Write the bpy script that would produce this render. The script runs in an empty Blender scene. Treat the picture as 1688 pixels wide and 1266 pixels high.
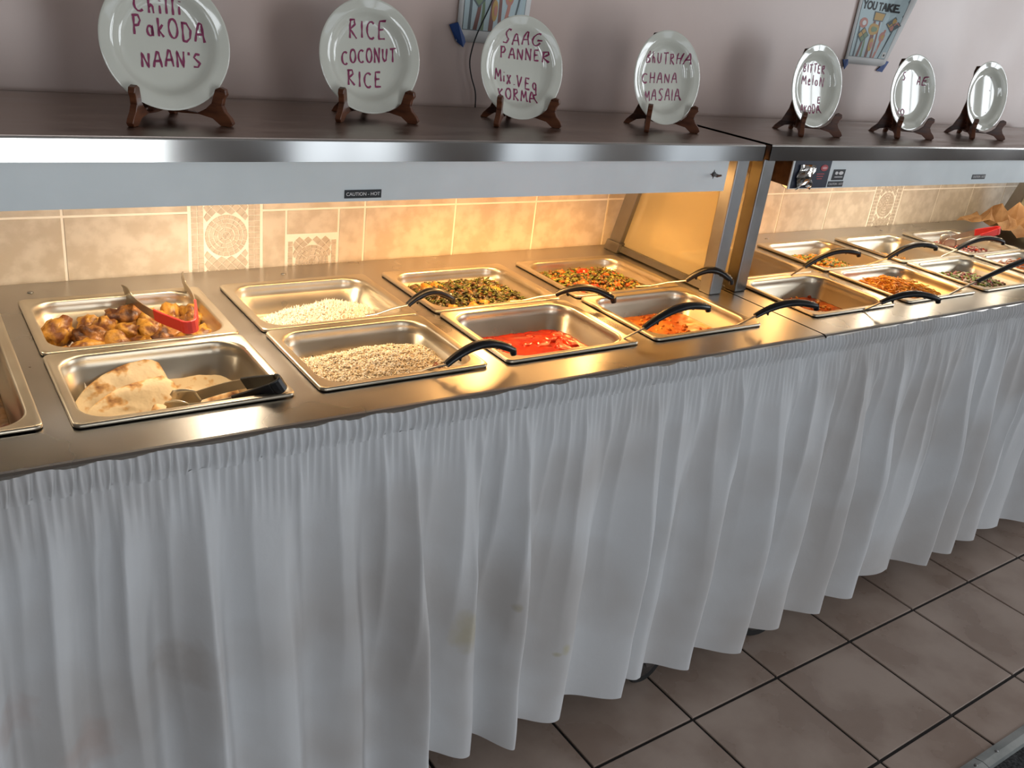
import bpy, bmesh, math, random
import numpy as np
from mathutils import Vector, Matrix, noise
random.seed(7); np.random.seed(7)
PI = math.pi
scene = bpy.context.scene
COL = scene.collection

# ------------------------------------------------------------------ camera
F_PX = 1478.33
CAM = Vector((-0.1659, -1.1285, 1.5036))
PITCH, YAW, ROLL = 0.4165, 0.6407, 0.1282
fw = Vector((math.sin(YAW)*math.cos(PITCH), math.cos(YAW)*math.cos(PITCH), -math.sin(PITCH)))
rt = Vector((math.cos(YAW), -math.sin(YAW), 0)); up = rt.cross(fw)
r2 = math.cos(ROLL)*rt + math.sin(ROLL)*up
u2 = -math.sin(ROLL)*rt + math.cos(ROLL)*up
cd = bpy.data.cameras.new('camera'); cam = bpy.data.objects.new('camera', cd); COL.objects.link(cam)
m = Matrix((r2, u2, -fw)).transposed().to_4x4(); m.translation = CAM
cam.matrix_world = m
cd.sensor_width = 36; cd.lens = F_PX/1688*36; cd.clip_start = .02
scene.camera = cam

# ------------------------------------------------------------------ world, exposure, daylight
w = bpy.data.worlds.new('world'); scene.world = w; w.use_nodes = True
bg = w.node_tree.nodes['Background']; bg.inputs[0].default_value = (.75, .86, 1, 1); bg.inputs[1].default_value = 1.0
vs = scene.view_settings
vs.view_transform = 'Standard'; vs.look = 'None'; vs.gamma = 1; vs.exposure = 0.0; vs.use_curve_mapping = False
ROOM = dict(x0=-3.2, x1=7.0, y0=-4.2, yw=0.738, zc=3.2)
FRONT_WIN = [(-1.7, -.6), (.35, 1.3), (2.1, 3.0), (3.8, 4.7), (5.5, 6.4)]
RIGHT_WIN = [(-3.7, -2.5), (-2.1, -.9)]
def area(name, loc, rot, sx, sy, power, col):
    l = bpy.data.lights.new(name, 'AREA'); l.shape = 'RECTANGLE'; l.size = sx; l.size_y = sy
    l.energy = power; l.color = col
    o = bpy.data.objects.new(name, l); COL.objects.link(o); o.location = loc; o.rotation_euler = rot
    return o
DAY = (.92, .96, 1.0)
for (a, b), pw in zip(FRONT_WIN, (19, 46, 8, 4, 3)):
    area('window_daylight', ((a+b)/2, ROOM['y0']-.03, 1.175), (PI/2, 0, 0), b-a, 2.25, pw, DAY)
for a, b in RIGHT_WIN:
    area('window_daylight', (ROOM['x1']+.03, (a+b)/2, 1.9), (PI/2, 0, PI/2), b-a, 2.0, 60, DAY)

# ------------------------------------------------------------------ helpers
def mesh_obj(name, verts, faces, mat=None, parent=None, smooth=False, mats=None, fmat=None, loc=None):
    me = bpy.data.meshes.new(name)
    me.from_pydata([tuple(map(float, v)) for v in verts], [], [tuple(f) for f in faces])
    for mm in (mats or ([mat] if mat else [])): me.materials.append(mm)
    if fmat is not None: me.polygons.foreach_set('material_index', list(fmat))
    if smooth: me.polygons.foreach_set('use_smooth', [True]*len(me.polygons))
    me.update()
    o = bpy.data.objects.new(name, me); COL.objects.link(o)
    if parent: o.parent = parent
    if loc is not None: o.location = loc
    return o
def tag(o, label=None, cat=None, group=None, kind=None):
    if label: o['label'] = label
    if cat: o['category'] = cat
    if group: o['group'] = group
    if kind: o['kind'] = kind
    return o
def empty(name, loc=(0, 0, 0), rz=0):
    o = bpy.data.objects.new(name, None); COL.objects.link(o); o.location = loc; o.rotation_euler = (0, 0, rz)
    o.empty_display_size = .02
    return o
class MB:
    def __init__(s): s.v = []; s.f = []; s.m = []
    def add(s, v, f, mi=0):
        b = len(s.v); s.v += [tuple(p) for p in v]; s.f += [tuple(i+b for i in q) for q in f]; s.m += [mi]*len(f)
    def box(s, x0, x1, y0, y1, z0, z1, mi=0):
        v = [(x0,y0,z0),(x1,y0,z0),(x1,y1,z0),(x0,y1,z0),(x0,y0,z1),(x1,y0,z1),(x1,y1,z1),(x0,y1,z1)]
        s.add(v, [(0,3,2,1),(4,5,6,7),(0,1,5,4),(1,2,6,5),(2,3,7,6),(3,0,4,7)], mi)
    def prism(s, poly, ax, a0, a1, mi=0):
        # poly: list of 2-tuples; ax axis of extrusion: 'x' -> (y,z), 'y' -> (x,z), 'z' -> (x,y)
        n = len(poly)
        def P(p, a): return (a, p[0], p[1]) if ax == 'x' else ((p[0], a, p[1]) if ax == 'y' else (p[0], p[1], a))
        v = [P(p, a0) for p in poly]+[P(p, a1) for p in poly]
        f = [tuple(range(n))[::-1], tuple(range(n, 2*n))]+[(i, (i+1) % n, n+(i+1) % n, n+i) for i in range(n)]
        s.add(v, f, mi)
    def tube(s, pts, rad, n=8, mi=0, flat=None, cap=True):
        pts = [Vector(p) for p in pts]; k = len(pts)
        rads = rad if isinstance(rad, (list, tuple)) else [rad]*k
        t0 = (pts[1]-pts[0]).normalized(); ref = Vector((0, 0, 1)) if abs(t0.z) < .9 else Vector((0, 1, 0))
        v = []
        for i, p in enumerate(pts):
            t = (pts[min(i+1, k-1)]-pts[max(i-1, 0)]).normalized()
            a = t.cross(ref)
            if a.length < 1e-4: a = t.cross(Vector((1, 0, 0)))
            a.normalize(); b = a.cross(t).normalized()
            fl = 1 if flat is None else flat
            for j in range(n):
                an = 2*PI*j/n
                v.append(p+a*math.cos(an)*rads[i]+b*math.sin(an)*rads[i]*fl)
        f = [(i*n+j, i*n+(j+1) % n, (i+1)*n+(j+1) % n, (i+1)*n+j) for i in range(k-1) for j in range(n)]
        if cap: f += [tuple(range(n))[::-1], tuple(range((k-1)*n, k*n))]
        s.add(v, f, mi)
    def lathe(s, prof, n=48, axis='z', mi=0, c=(0, 0, 0)):
        v = []
        for r, z in prof:
            for j in range(n):
                a = 2*PI*j/n; p = (r*math.cos(a), r*math.sin(a), z)
                if axis == 'x': p = (p[2], p[0], p[1])
                if axis == 'y': p = (p[0], p[2], p[1])
                v.append((p[0]+c[0], p[1]+c[1], p[2]+c[2]))
        k = len(prof)
        f = [(i*n+j, i*n+(j+1) % n, (i+1)*n+(j+1) % n, (i+1)*n+j) for i in range(k-1) for j in range(n)]
        f += [tuple(range(n))[::-1], tuple(range((k-1)*n, k*n))]
        s.add(v, f, mi)
    def build(s, name, mat=None, parent=None, smooth=False, mats=None, loc=None):
        return mesh_obj(name, s.v, s.f, mat, parent, smooth, mats, s.m if mats else None, loc)
def bevel(o, w=.002, seg=2):
    md = o.modifiers.new('bevel', 'BEVEL'); md.width = w; md.segments = seg; md.limit_method = 'ANGLE'; md.angle_limit = .7
    return o
def autosmooth(o, ang=.6):
    me = o.data; me.polygons.foreach_set('use_smooth', [True]*len(me.polygons))
    bm = bmesh.new(); bm.from_mesh(me)
    for e in bm.edges:
        if len(e.link_faces) == 2 and e.calc_face_angle(0) > ang: e.smooth = False
    bm.to_mesh(me); bm.free()
    return o

# ------------------------------------------------------------------ materials
def mat(name, col, rough=.5, metal=0, spec=.5, **k):
    mm = bpy.data.materials.new(name); mm.use_nodes = True
    b = mm.node_tree.nodes['Principled BSDF']
    b.inputs['Base Color'].default_value = (*col, 1); b.inputs['Roughness'].default_value = rough
    b.inputs['Metallic'].default_value = metal; b.inputs['Specular IOR Level'].default_value = spec
    for kk, v in k.items(): b.inputs[kk.replace('_', ' ')].default_value = v
    return mm
def N(mm, t, **k):
    n = mm.node_tree.nodes.new(t)
    for a, v in k.items(): setattr(n, a, v)
    return n
def noisy(mm, scale, c1, c2, lo=.35, hi=.65, detail=5, stretch=None, rough=None, bump=None, bscale=None, coord='Object'):
    """mottled colour between c1 and c2, optional roughness range and fine relief"""
    nt = mm.node_tree; L = nt.links.new; b = nt.nodes['Principled BSDF']
    tc = N(mm, 'ShaderNodeTexCoord'); mp = N(mm, 'ShaderNodeMapping')
    if stretch: mp.inputs['Scale'].default_value = stretch
    L(tc.outputs[coord], mp.inputs['Vector'])
    nz = N(mm, 'ShaderNodeTexNoise'); nz.inputs['Scale'].default_value = scale; nz.inputs['Detail'].default_value = detail
    L(mp.outputs[0], nz.inputs['Vector'])
    cr = N(mm, 'ShaderNodeValToRGB'); cr.color_ramp.elements[0].position = lo; cr.color_ramp.elements[1].position = hi
    cr.color_ramp.elements[0].color = (*c1, 1); cr.color_ramp.elements[1].color = (*c2, 1)
    cr.color_ramp.interpolation = 'EASE'
    L(nz.outputs['Fac'], cr.inputs[0]); L(cr.outputs[0], b.inputs['Base Color'])
    if rough:
        mr = N(mm, 'ShaderNodeMapRange'); mr.inputs['From Min'].default_value = .3; mr.inputs['From Max'].default_value = .7
        mr.inputs['To Min'].default_value, mr.inputs['To Max'].default_value = rough; mr.interpolation_type = 'SMOOTHSTEP'
        L(nz.outputs['Fac'], mr.inputs['Value']); L(mr.outputs[0], b.inputs['Roughness'])
    if bump:
        n2 = N(mm, 'ShaderNodeTexNoise'); n2.inputs['Scale'].default_value = bscale or scale*3; n2.inputs['Detail'].default_value = 4
        L(mp.outputs[0], n2.inputs['Vector'])
        bp = N(mm, 'ShaderNodeBump'); bp.inputs['Strength'].default_value = bump; bp.inputs['Distance'].default_value = .003
        L(n2.outputs['Fac'], bp.inputs['Height']); L(bp.outputs[0], b.inputs['Normal'])
    return mm
M = {}
M['counter'] = noisy(mat('counter_steel', (.5, .48, .45), .3, 1), 4, (.40, .375, .34), (.46, .435, .40), rough=(.25, .33), detail=3)
M['fascia'] = noisy(mat('brushed_steel', (.5, .5, .48), .3, 1), 3, (.52, .515, .495), (.58, .575, .555), rough=(.09, .14), detail=2)
M['shelf'] = noisy(mat('shelf_steel', (.3, .28, .26), .35, 1), 6, (.34, .28, .245), (.41, .35, .31), stretch=(1, 5, 1), rough=(.28, .42))
M['pan'] = noisy(mat('pan_steel', (.6, .58, .54), .22, .9), 6, (.53, .46, .35), (.60, .54, .43), rough=(.27, .36), detail=3)
M['post'] = noisy(mat('post_steel', (.4, .4, .4), .35, 1), 8, (.24, .235, .225), (.30, .30, .30), rough=(.34, .46))
M['valance'] = noisy(mat('pale_enamel', (.5, .56, .58), .35), 4, (.66, .72, .73), (.74, .80, .81), rough=(.3, .42))
M['dark'] = mat('dark_interior', (.03, .022, .015), .6)
M['black'] = mat('black_plastic', (.006, .006, .007), .32)
M['label_black'] = mat('label_black', (.012, .014, .016), .4)
M['white_ink'] = mat('white_ink', (.75, .75, .75), .5)
M['red_ink'] = mat('red_ink', (.45, .05, .06), .5)
M['wall'] = noisy(mat('wall_paint', (.5, .43, .41), .38), 2.2, (.60, .465, .41), (.68, .54, .48), rough=(.3, .42), bump=.05, bscale=40)
M['otherwall'] = noisy(mat('room_paint', (.5, .45, .42), .6), 2, (.26, .22, .2), (.30, .26, .235))
M['ceil'] = mat('ceiling_paint', (.4, .38, .36), .8)
M['grout_light'] = mat('pale_grout', (.86, .78, .65), .7)
M['walltile'] = noisy(mat('beige_wall_tile', (.6, .48, .34), .4), 28, (.50, .41, .30), (.62, .53, .41), rough=(.35, .5), detail=7)
M['tess'] = noisy(mat('mosaic_tile', (.5, .4, .28), .45), 90, (.47, .385, .28), (.56, .47, .36))
M['grout_dark'] = mat('dark_grout', (.012, .009, .008), .8)
M['tile'] = noisy(mat('brown_floor_tile', (.2, .14, .11), .35), 5, (.34, .25, .20), (.46, .36, .30), rough=(.22, .42), bump=.55, bscale=9, detail=6)
M['carpet'] = noisy(mat('dark_carpet', (.02, .02, .022), .95), 160, (.008, .008, .009), (.05, .05, .052), bump=.8, bscale=220)
M['strip'] = noisy(mat('aluminium_strip', (.45, .47, .45), .4, .8), 10, (.34, .36, .35), (.5, .52, .5))
M['ceramic'] = noisy(mat('glazed_ceramic', (.62, .62, .52), .07), 5, (.66, .66, .575), (.70, .70, .61)); M['ceramic'].node_tree.nodes['Principled BSDF'].inputs['Coat Weight'].default_value = .4
M['marker'] = mat('purple_marker', (.24, .018, .085), .5)
M['wood'] = noisy(mat('stained_wood', (.1, .035, .015), .3), 14, (.055, .016, .007), (.15, .05, .02), stretch=(1, 1, 5), rough=(.25, .38))
M['acrylic'] = mat('hazy_acrylic', (.75, .68, .5), .25)
nt = M['acrylic'].node_tree; L = nt.links.new; b = nt.nodes['Principled BSDF']
tr = nt.nodes.new('ShaderNodeBsdfTransparent'); tr.inputs[0].default_value = (.93, .88, .72, 1)
tl = nt.nodes.new('ShaderNodeBsdfTranslucent'); tl.inputs[0].default_value = (.8, .68, .42, 1)
mx = nt.nodes.new('ShaderNodeMixShader'); mx.inputs[0].default_value = .45
mx2 = nt.nodes.new('ShaderNodeMixShader'); mx2.inputs[0].default_value = .45
L(b.outputs[0], mx.inputs[1]); L(tl.outputs[0], mx.inputs[2]); L(mx.outputs[0], mx2.inputs[2]); L(tr.outputs[0], mx2.inputs[1])
L(mx2.outputs[0], nt.nodes['Material Output'].inputs[0])
M['red'] = mat('red_silicone', (.62, .035, .03), .4)
M['paper'] = mat('white_paper', (.72, .66, .56), .8)
M['kraft'] = noisy(mat('kraft_paper', (.4, .22, .09), .75), 20, (.33, .17, .065), (.48, .28, .12))
M['tape'] = mat('blue_tape', (.01, .06, .25), .55)
M['rubber'] = mat('black_rubber', (.012, .012, .012), .6)
M['castermetal'] = mat('caster_metal', (.25, .25, .25), .4, 1)
M['grey_paint'] = mat('cart_body_paint', (.22, .21, .2), .5)

# skirt cloth: off-white, soft mottled dirt and a few stains with their own shape
def cloth_material():
    mm = mat('white_cloth', (.62, .64, .67), .85)
    nt = mm.node_tree; L = nt.links.new; b = nt.nodes['Principled BSDF']
    b.inputs['Sheen Weight'].default_value = .15
    tc = N(mm, 'ShaderNodeTexCoord')
    n1 = N(mm, 'ShaderNodeTexNoise'); n1.inputs['Scale'].default_value = 3.2; n1.inputs['Detail'].default_value = 3
    L(tc.outputs['Object'], n1.inputs['Vector'])
    c1 = N(mm, 'ShaderNodeValToRGB'); e = c1.color_ramp.elements
    e[0].position = .36; e[0].color = (.49, .47, .455, 1); e[1].position = .58; e[1].color = (.58, .585, .59, 1)
    L(n1.outputs['Fac'], c1.inputs[0])
    last = c1.outputs[0]
    # stains: small blobs at fixed spots on the cloth
    spots = [(.60, .42, .035, .06, (.42, .36, .2)), (.845, .29, .012, .02, (.45, .4, .16)), (-.03, .40, .05, .06, (.46, .36, .32)),
             (.11, .52, .06, .05, (.40, .36, .33)), (.83, .28, .012, .008, (.35, .3, .12)), (.70, .45, .01, .012, (.35, .3, .2)), (-.12, .5, .04, .05, (.45, .37, .34))]
    sep = N(mm, 'ShaderNodeSeparateXYZ'); L(tc.outputs['Object'], sep.inputs[0])
    nd = N(mm, 'ShaderNodeTexNoise'); nd.inputs['Scale'].default_value = 30; L(tc.outputs['Object'], nd.inputs['Vector'])
    for sx, sz, rx, rz, c in spots:
        def lin(sock, s0, r):
            a = N(mm, 'ShaderNodeMath', operation='SUBTRACT'); L(sock, a.inputs[0]); a.inputs[1].default_value = s0
            d = N(mm, 'ShaderNodeMath', operation='DIVIDE'); L(a.outputs[0], d.inputs[0]); d.inputs[1].default_value = r
            p = N(mm, 'ShaderNodeMath', operation='MULTIPLY'); L(d.outputs[0], p.inputs[0]); L(d.outputs[0], p.inputs[1]); return p.outputs[0]
        s = N(mm, 'ShaderNodeMath', operation='ADD'); L(lin(sep.outputs[0], sx, rx), s.inputs[0]); L(lin(sep.outputs[2], sz, rz), s.inputs[1])
        s2 = N(mm, 'ShaderNodeMath', operation='ADD'); L(s.outputs[0], s2.inputs[0])
        nn = N(mm, 'ShaderNodeMath', operation='MULTIPLY'); L(nd.outputs['Fac'], nn.inputs[0]); nn.inputs[1].default_value = 1.4; L(nn.outputs[0], s2.inputs[1])
        mr = N(mm, 'ShaderNodeMapRange'); mr.inputs['From Min'].default_value = .7; mr.inputs['From Max'].default_value = 1.5
        mr.inputs['To Min'].default_value = .55; mr.inputs['To Max'].default_value = 0; L(s2.outputs[0], mr.inputs['Value'])
        mix = N(mm, 'ShaderNodeMix', data_type='RGBA'); L(mr.outputs[0], mix.inputs[0]); L(last, mix.inputs[6]); mix.inputs[7].default_value = (*c, 1)
        last = mix.outputs[2]
    L(last, b.inputs['Base Color'])
    n2 = N(mm, 'ShaderNodeTexNoise'); n2.inputs['Scale'].default_value = 22; n2.inputs['Detail'].default_value = 5; L(tc.outputs['Object'], n2.inputs['Vector'])
    bp = N(mm, 'ShaderNodeBump'); bp.inputs['Strength'].default_value = .25; bp.inputs['Distance'].default_value = .006
    L(n2.outputs['Fac'], bp.inputs['Height']); L(bp.outputs[0], b.inputs['Normal'])
    return mm
M['cloth'] = cloth_material()

# foods
M['pakora'] = noisy(mat('fried_batter', (.4, .18, .03), .42), 38, (.16, .045, .008), (.52, .25, .03), lo=.36, hi=.56, bump=.9, bscale=120)
M['pakora_dark'] = noisy(mat('dark_fried_batter', (.2, .07, .02), .4), 38, (.07, .02, .006), (.36, .14, .022), lo=.38, hi=.6, bump=.9, bscale=120)
M['chicken'] = noisy(mat('red_roast', (.25, .06, .02), .35), 40, (.10, .015, .006), (.38, .1, .025), bump=.6, bscale=90)
M['rice'] = mat('white_rice', (.92, .85, .72), .5)
M['rice2'] = mat('yellowish_rice', (.86, .72, .50), .5)
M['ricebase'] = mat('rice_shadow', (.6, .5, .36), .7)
M['speck'] = mat('mustard_seed', (.06, .035, .02), .5)
M['curryleaf'] = mat('dark_leaf', (.03, .035, .012), .5)
M['chilli'] = mat('red_chilli', (.2, .02, .008), .35)
M['redsauce'] = noisy(mat('red_gravy', (.6, .05, .01), .22, spec=.4), 30, (.36, .010, .002), (.58, .03, .004), bump=.35, bscale=60)
M['redchunk'] = noisy(mat('coated_chunk', (.65, .09, .02), .2), 40, (.45, .016, .003), (.64, .06, .009), bump=.3, bscale=80)
M['orangesauce'] = noisy(mat('orange_gravy', (.55, .16, .02), .32, spec=.3), 26, (.45, .10, .012), (.62, .22, .035), bump=.35, bscale=70)
M['soup'] = noisy(mat('red_brown_gravy', (.4, .08, .015), .12), 22, (.26, .035, .006), (.5, .13, .02), bump=.4, bscale=70)
M['browngravy'] = noisy(mat('brown_gravy', (.12, .05, .012), .3), 30, (.06, .022, .006), (.2, .09, .02), bump=.6, bscale=60)
M['green'] = noisy(mat('cooked_greens', (.05, .05, .012), .4), 60, (.022, .022, .008), (.11, .10, .022))
M['green2'] = noisy(mat('fresh_herb', (.16, .2, .03), .45), 60, (.08, .11, .015), (.24, .27, .05))
M['potato'] = noisy(mat('potato_chunk', (.6, .27, .03), .35), 30, (.5, .18, .015), (.68, .36, .06))
M['tomato'] = noisy(mat('tomato_chunk', (.6, .1, .02), .25), 30, (.5, .10, .015), (.66, .22, .045))
M['noodle'] = noisy(mat('orange_shreds', (.7, .28, .02), .4), 40, (.72, .30, .02), (.85, .48, .06))
M['noodle2'] = mat('orange_shreds_dark', (.62, .24, .02), .4)
M['salad'] = noisy(mat('green_salad', (.2, .3, .05), .5), 40, (.1, .16, .025), (.33, .42, .1))
M['onion'] = mat('pale_onion', (.62, .5, .42), .4)
M['purple'] = noisy(mat('red_onion', (.25, .06, .06), .4), 30, (.2, .03, .035), (.42, .16, .12))
M['carrot'] = noisy(mat('carrot', (.6, .17, .03), .4), 30, (.5, .1, .012), (.68, .27, .07))
M['yellowdal'] = noisy(mat('yellow_curry', (.5, .24, .03), .3), 30, (.4, .16, .015), (.56, .3, .05), bump=.6, bscale=60)
def naan_material():
    mm = mat('naan_bread', (.75, .55, .3), .75)
    nt = mm.node_tree; L = nt.links.new; b = nt.nodes['Principled BSDF']
    tc = N(mm, 'ShaderNodeTexCoord'); n1 = N(mm, 'ShaderNodeTexNoise'); n1.inputs['Scale'].default_value = 34; n1.inputs['Detail'].default_value = 3
    L(tc.outputs['Object'], n1.inputs['Vector'])
    at = N(mm, 'ShaderNodeAttribute', attribute_name='edge')
    ad = N(mm, 'ShaderNodeMath', operation='MULTIPLY_ADD'); L(at.outputs['Fac'], ad.inputs[0]); ad.inputs[1].default_value = .14; L(n1.outputs['Fac'], ad.inputs[2])
    cr = N(mm, 'ShaderNodeValToRGB'); e = cr.color_ramp.elements
    e[0].position = .56; e[0].color = (.80, .64, .40, 1); e[1].position = .76; e[1].color = (.20, .07, .02, 1)
    x = e.new(.64); x.color = (.66, .38, .14, 1)
    L(ad.outputs[0], cr.inputs[0]); L(cr.outputs[0], b.inputs['Base Color'])
    n2 = N(mm, 'ShaderNodeTexNoise'); n2.inputs['Scale'].default_value = 60; L(tc.outputs['Object'], n2.inputs['Vector'])
    bp = N(mm, 'ShaderNodeBump'); bp.inputs['Strength'].default_value = .4; bp.inputs['Distance'].default_value = .004; L(n2.outputs['Fac'], bp.inputs['Height']); L(bp.outputs[0], b.inputs['Normal'])
    return mm
M['naan'] = naan_material()
def emit(name, col, s):
    mm = bpy.data.materials.new(name); mm.use_nodes = True; nt = mm.node_tree
    e = nt.nodes.new('ShaderNodeEmission'); e.inputs[0].default_value = (*col, 1); e.inputs[1].default_value = s
    nt.links.new(e.outputs[0], nt.nodes['Material Output'].inputs[0]); return mm

# ------------------------------------------------------------------ setting: room shell
H = .87                                   # counter height
R = ROOM; YW = R['yw']
TS, TR, TX, TY = .3005, .0144, 1.2159, -.1406
STRIP_Y = -.545
mb = MB(); mb.box(R['x0'], R['x1'], STRIP_Y, YW+.1, -.1, -.004)
floor = tag(mb.build('floor', M['grout_dark']), 'dark grout bed of the brown tiled floor', kind='structure')
mb = MB(); mb.box(R['x0'], R['x1'], R['y0'], STRIP_Y-.03, -.1, -.002)
fl2 = tag(mb.build('floor', M['carpet']), 'dark carpet in front of the tiled strip', kind='structure')
# individual floor tiles, cut at the metal strip and at the wall
c_, s_ = math.cos(TR), math.sin(TR)
g = .0042
for i in range(-14, 17):
    for j in range(-3, 4):
        y0l, y1l = j*TS+g, (j+1)*TS-g
        x0l, x1l = i*TS+g, (i+1)*TS-g
        def W(x, y): return (TX+x*c_-y*s_, TY+x*s_+y*c_)
        cs = [W(x0l, y0l), W(x1l, y0l), W(x1l, y1l), W(x0l, y1l)]
        lo, hi = STRIP_Y, YW-.005
        if max(p[1] for p in cs) < lo+.01 or min(p[1] for p in cs) > hi-.01: continue
        cs = [(p[0], min(max(p[1], lo), hi)) for p in cs]
        cx = sum(p[0] for p in cs)/4; cy = sum(p[1] for p in cs)/4
        dz = random.uniform(-.0006, .0006)
        ins = [(p[0]+(cx-p[0])*.006, p[1]+(cy-p[1])*.006) for p in cs]
        v = [(*p, -.004) for p in cs]+[(*p, -.0004+dz) for p in cs]+[(*p, dz) for p in ins]
        f = [(0, 1, 5, 4), (1, 2, 6, 5), (2, 3, 7, 6), (3, 0, 4, 7), (4, 5, 9, 8), (5, 6, 10, 9), (6, 7, 11, 10), (7, 4, 8, 11), (8, 9, 10, 11)]
        mesh_obj('tile', v, f, M['tile'], floor)
# aluminium threshold between tiles and carpet, in two lengths
for a, b_ in ((R['x0'], 1.735), (1.737, R['x1'])):
    mb = MB(); mb.prism([(STRIP_Y-.034, -.003), (STRIP_Y-.03, .006), (STRIP_Y-.014, .008), (STRIP_Y+.004, .003), (STRIP_Y+.004, -.003)], 'x', a, b_)
    t = mb.build('threshold_strip', M['strip'])
    right = a > 0
    tag(t, 'longer grey metal threshold strip between floor tiles and dark carpet' if right else 'metal threshold strip ending at the joint, in the bottom right corner', 'threshold')
    for x in ([1.8, 2.1, 2.4, 2.7] if right else [1.71, 1.4, 1.1]):
        s = MB(); s.lathe([(.004, .007), (.004, .0095), (.002, .0102)], 10, c=(x, STRIP_Y-.012, 0)); s.build('screw', M['post'], t)

mb = MB(); mb.box(R['x0']-.1, R['x1']+.1, YW+.004, YW+.12, -.1, R['zc'])
wall = tag(mb.build('wall_back', M['wall']), 'pinkish beige painted wall behind the buffet', kind='structure')
def wall_with_windows(name, horiz, fixed, a0, a1, wins, z0, z1, thick):
    mb = MB(); edges = [a0]+[q for ab in wins for q in ab]+[a1]
    def seg(a, b, za, zb):
        if horiz: mb.box(a, b, min(fixed, fixed+thick), max(fixed, fixed+thick), za, zb)
        else: mb.box(min(fixed, fixed+thick), max(fixed, fixed+thick), a, b, za, zb)
    for k in range(0, len(edges), 2): seg(edges[k], edges[k+1], -.1, R['zc'])
    for a, b in wins: seg(a, b, -.1, z0); seg(a, b, z1, R['zc'])
    return tag(mb.build(name, M['otherwall']), kind='structure')
wall_with_windows('wall_front', True, R['y0'], R['x0']-.1, R['x1']+.1, FRONT_WIN, .05, 2.3, -.12)
wall_with_windows('wall_right', False, R['x1'], R['y0'], YW, RIGHT_WIN, .9, 2.9, .12)
mb = MB(); mb.box(R['x0']-.12, R['x0'], R['y0'], YW, -.1, R['zc']); tag(mb.build('wall_left', M['otherwall']), kind='structure')
mb = MB(); mb.box(R['x0']-.1, R['x1']+.1, R['y0']-.1, YW+.12, R['zc'], R['zc']+.1); tag(mb.build('ceiling', M['ceil']), kind='structure')
k = 1
for a, b in FRONT_WIN:
    mb = MB(); y = R['y0']
    for q in (a, b-.05, (a+b)/2-.02): mb.box(q, q+.05, y-.02, y+.03, .05, 2.3)
    for z in (.05, 2.25): mb.box(a, b, y-.02, y+.03, z, z+.05)
    tag(mb.build('window_%d' % k, M['post']), kind='structure'); k += 1
for a, b in RIGHT_WIN:
    mb = MB(); x = R['x1']
    for q in (a, b-.05, (a+b)/2-.02): mb.box(x-.03, x+.02, q, q+.05, .9, 2.9)
    for z in (.9, 2.85): mb.box(x-.03, x+.02, a, b, z, z+.05)
    tag(mb.build('window_%d' % k, M['post']), kind='structure'); k += 1

# backsplash: grout bed on the wall, then every tile a piece of its own
mb = MB(); mb.box(-1.6, 5.0, YW, YW+.004, .7, 1.22); mb.build('grout_bed', M['grout_light'], wall)
TP, ZROW = .238, .997
def wtile(x0, x1, z0, z1):
    gg = .0022; x0 += gg; x1 -= gg; z0 += gg; z1 -= gg; t = .0014; e = .001
    v = [(x0, YW, z0), (x1, YW, z0), (x1, YW, z1), (x0, YW, z1), (x0+e, YW-t, z0+e), (x1-e, YW-t, z0+e), (x1-e, YW-t, z1-e), (x0+e, YW-t, z1-e)]
    mesh_obj('tile', v, [(4, 5, 6, 7), (0, 1, 5, 4), (1, 2, 6, 5), (2, 3, 7, 6), (3, 0, 4, 7)], M['walltile'], wall)
def tile_run(x0, x1, holes=()):
    n = max(1, round((x1-x0)/TP))
    for i in range(n):
        a, b = x0+(x1-x0)*i/n, x0+(x1-x0)*(i+1)/n
        for za, zb in ((.76, ZROW), (ZROW, 1.215)):
            hit = [h for h in holes if h[0] > a-.01 and h[1] < b+.01 and za < .9]
            if hit:                                   # leave room for the small mosaic square
                h = hit[0]
                wtile(a, h[0], za, zb); wtile(h[1], b, za, zb); wtile(h[0], h[1], h[3], zb)
            else: wtile(a, b, za, zb)
SM = (.553, .677, .80, .939)
tile_run(-1.56, .343); tile_run(.498, 2.69, holes=[SM]); tile_run(2.855, 4.95)
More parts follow.
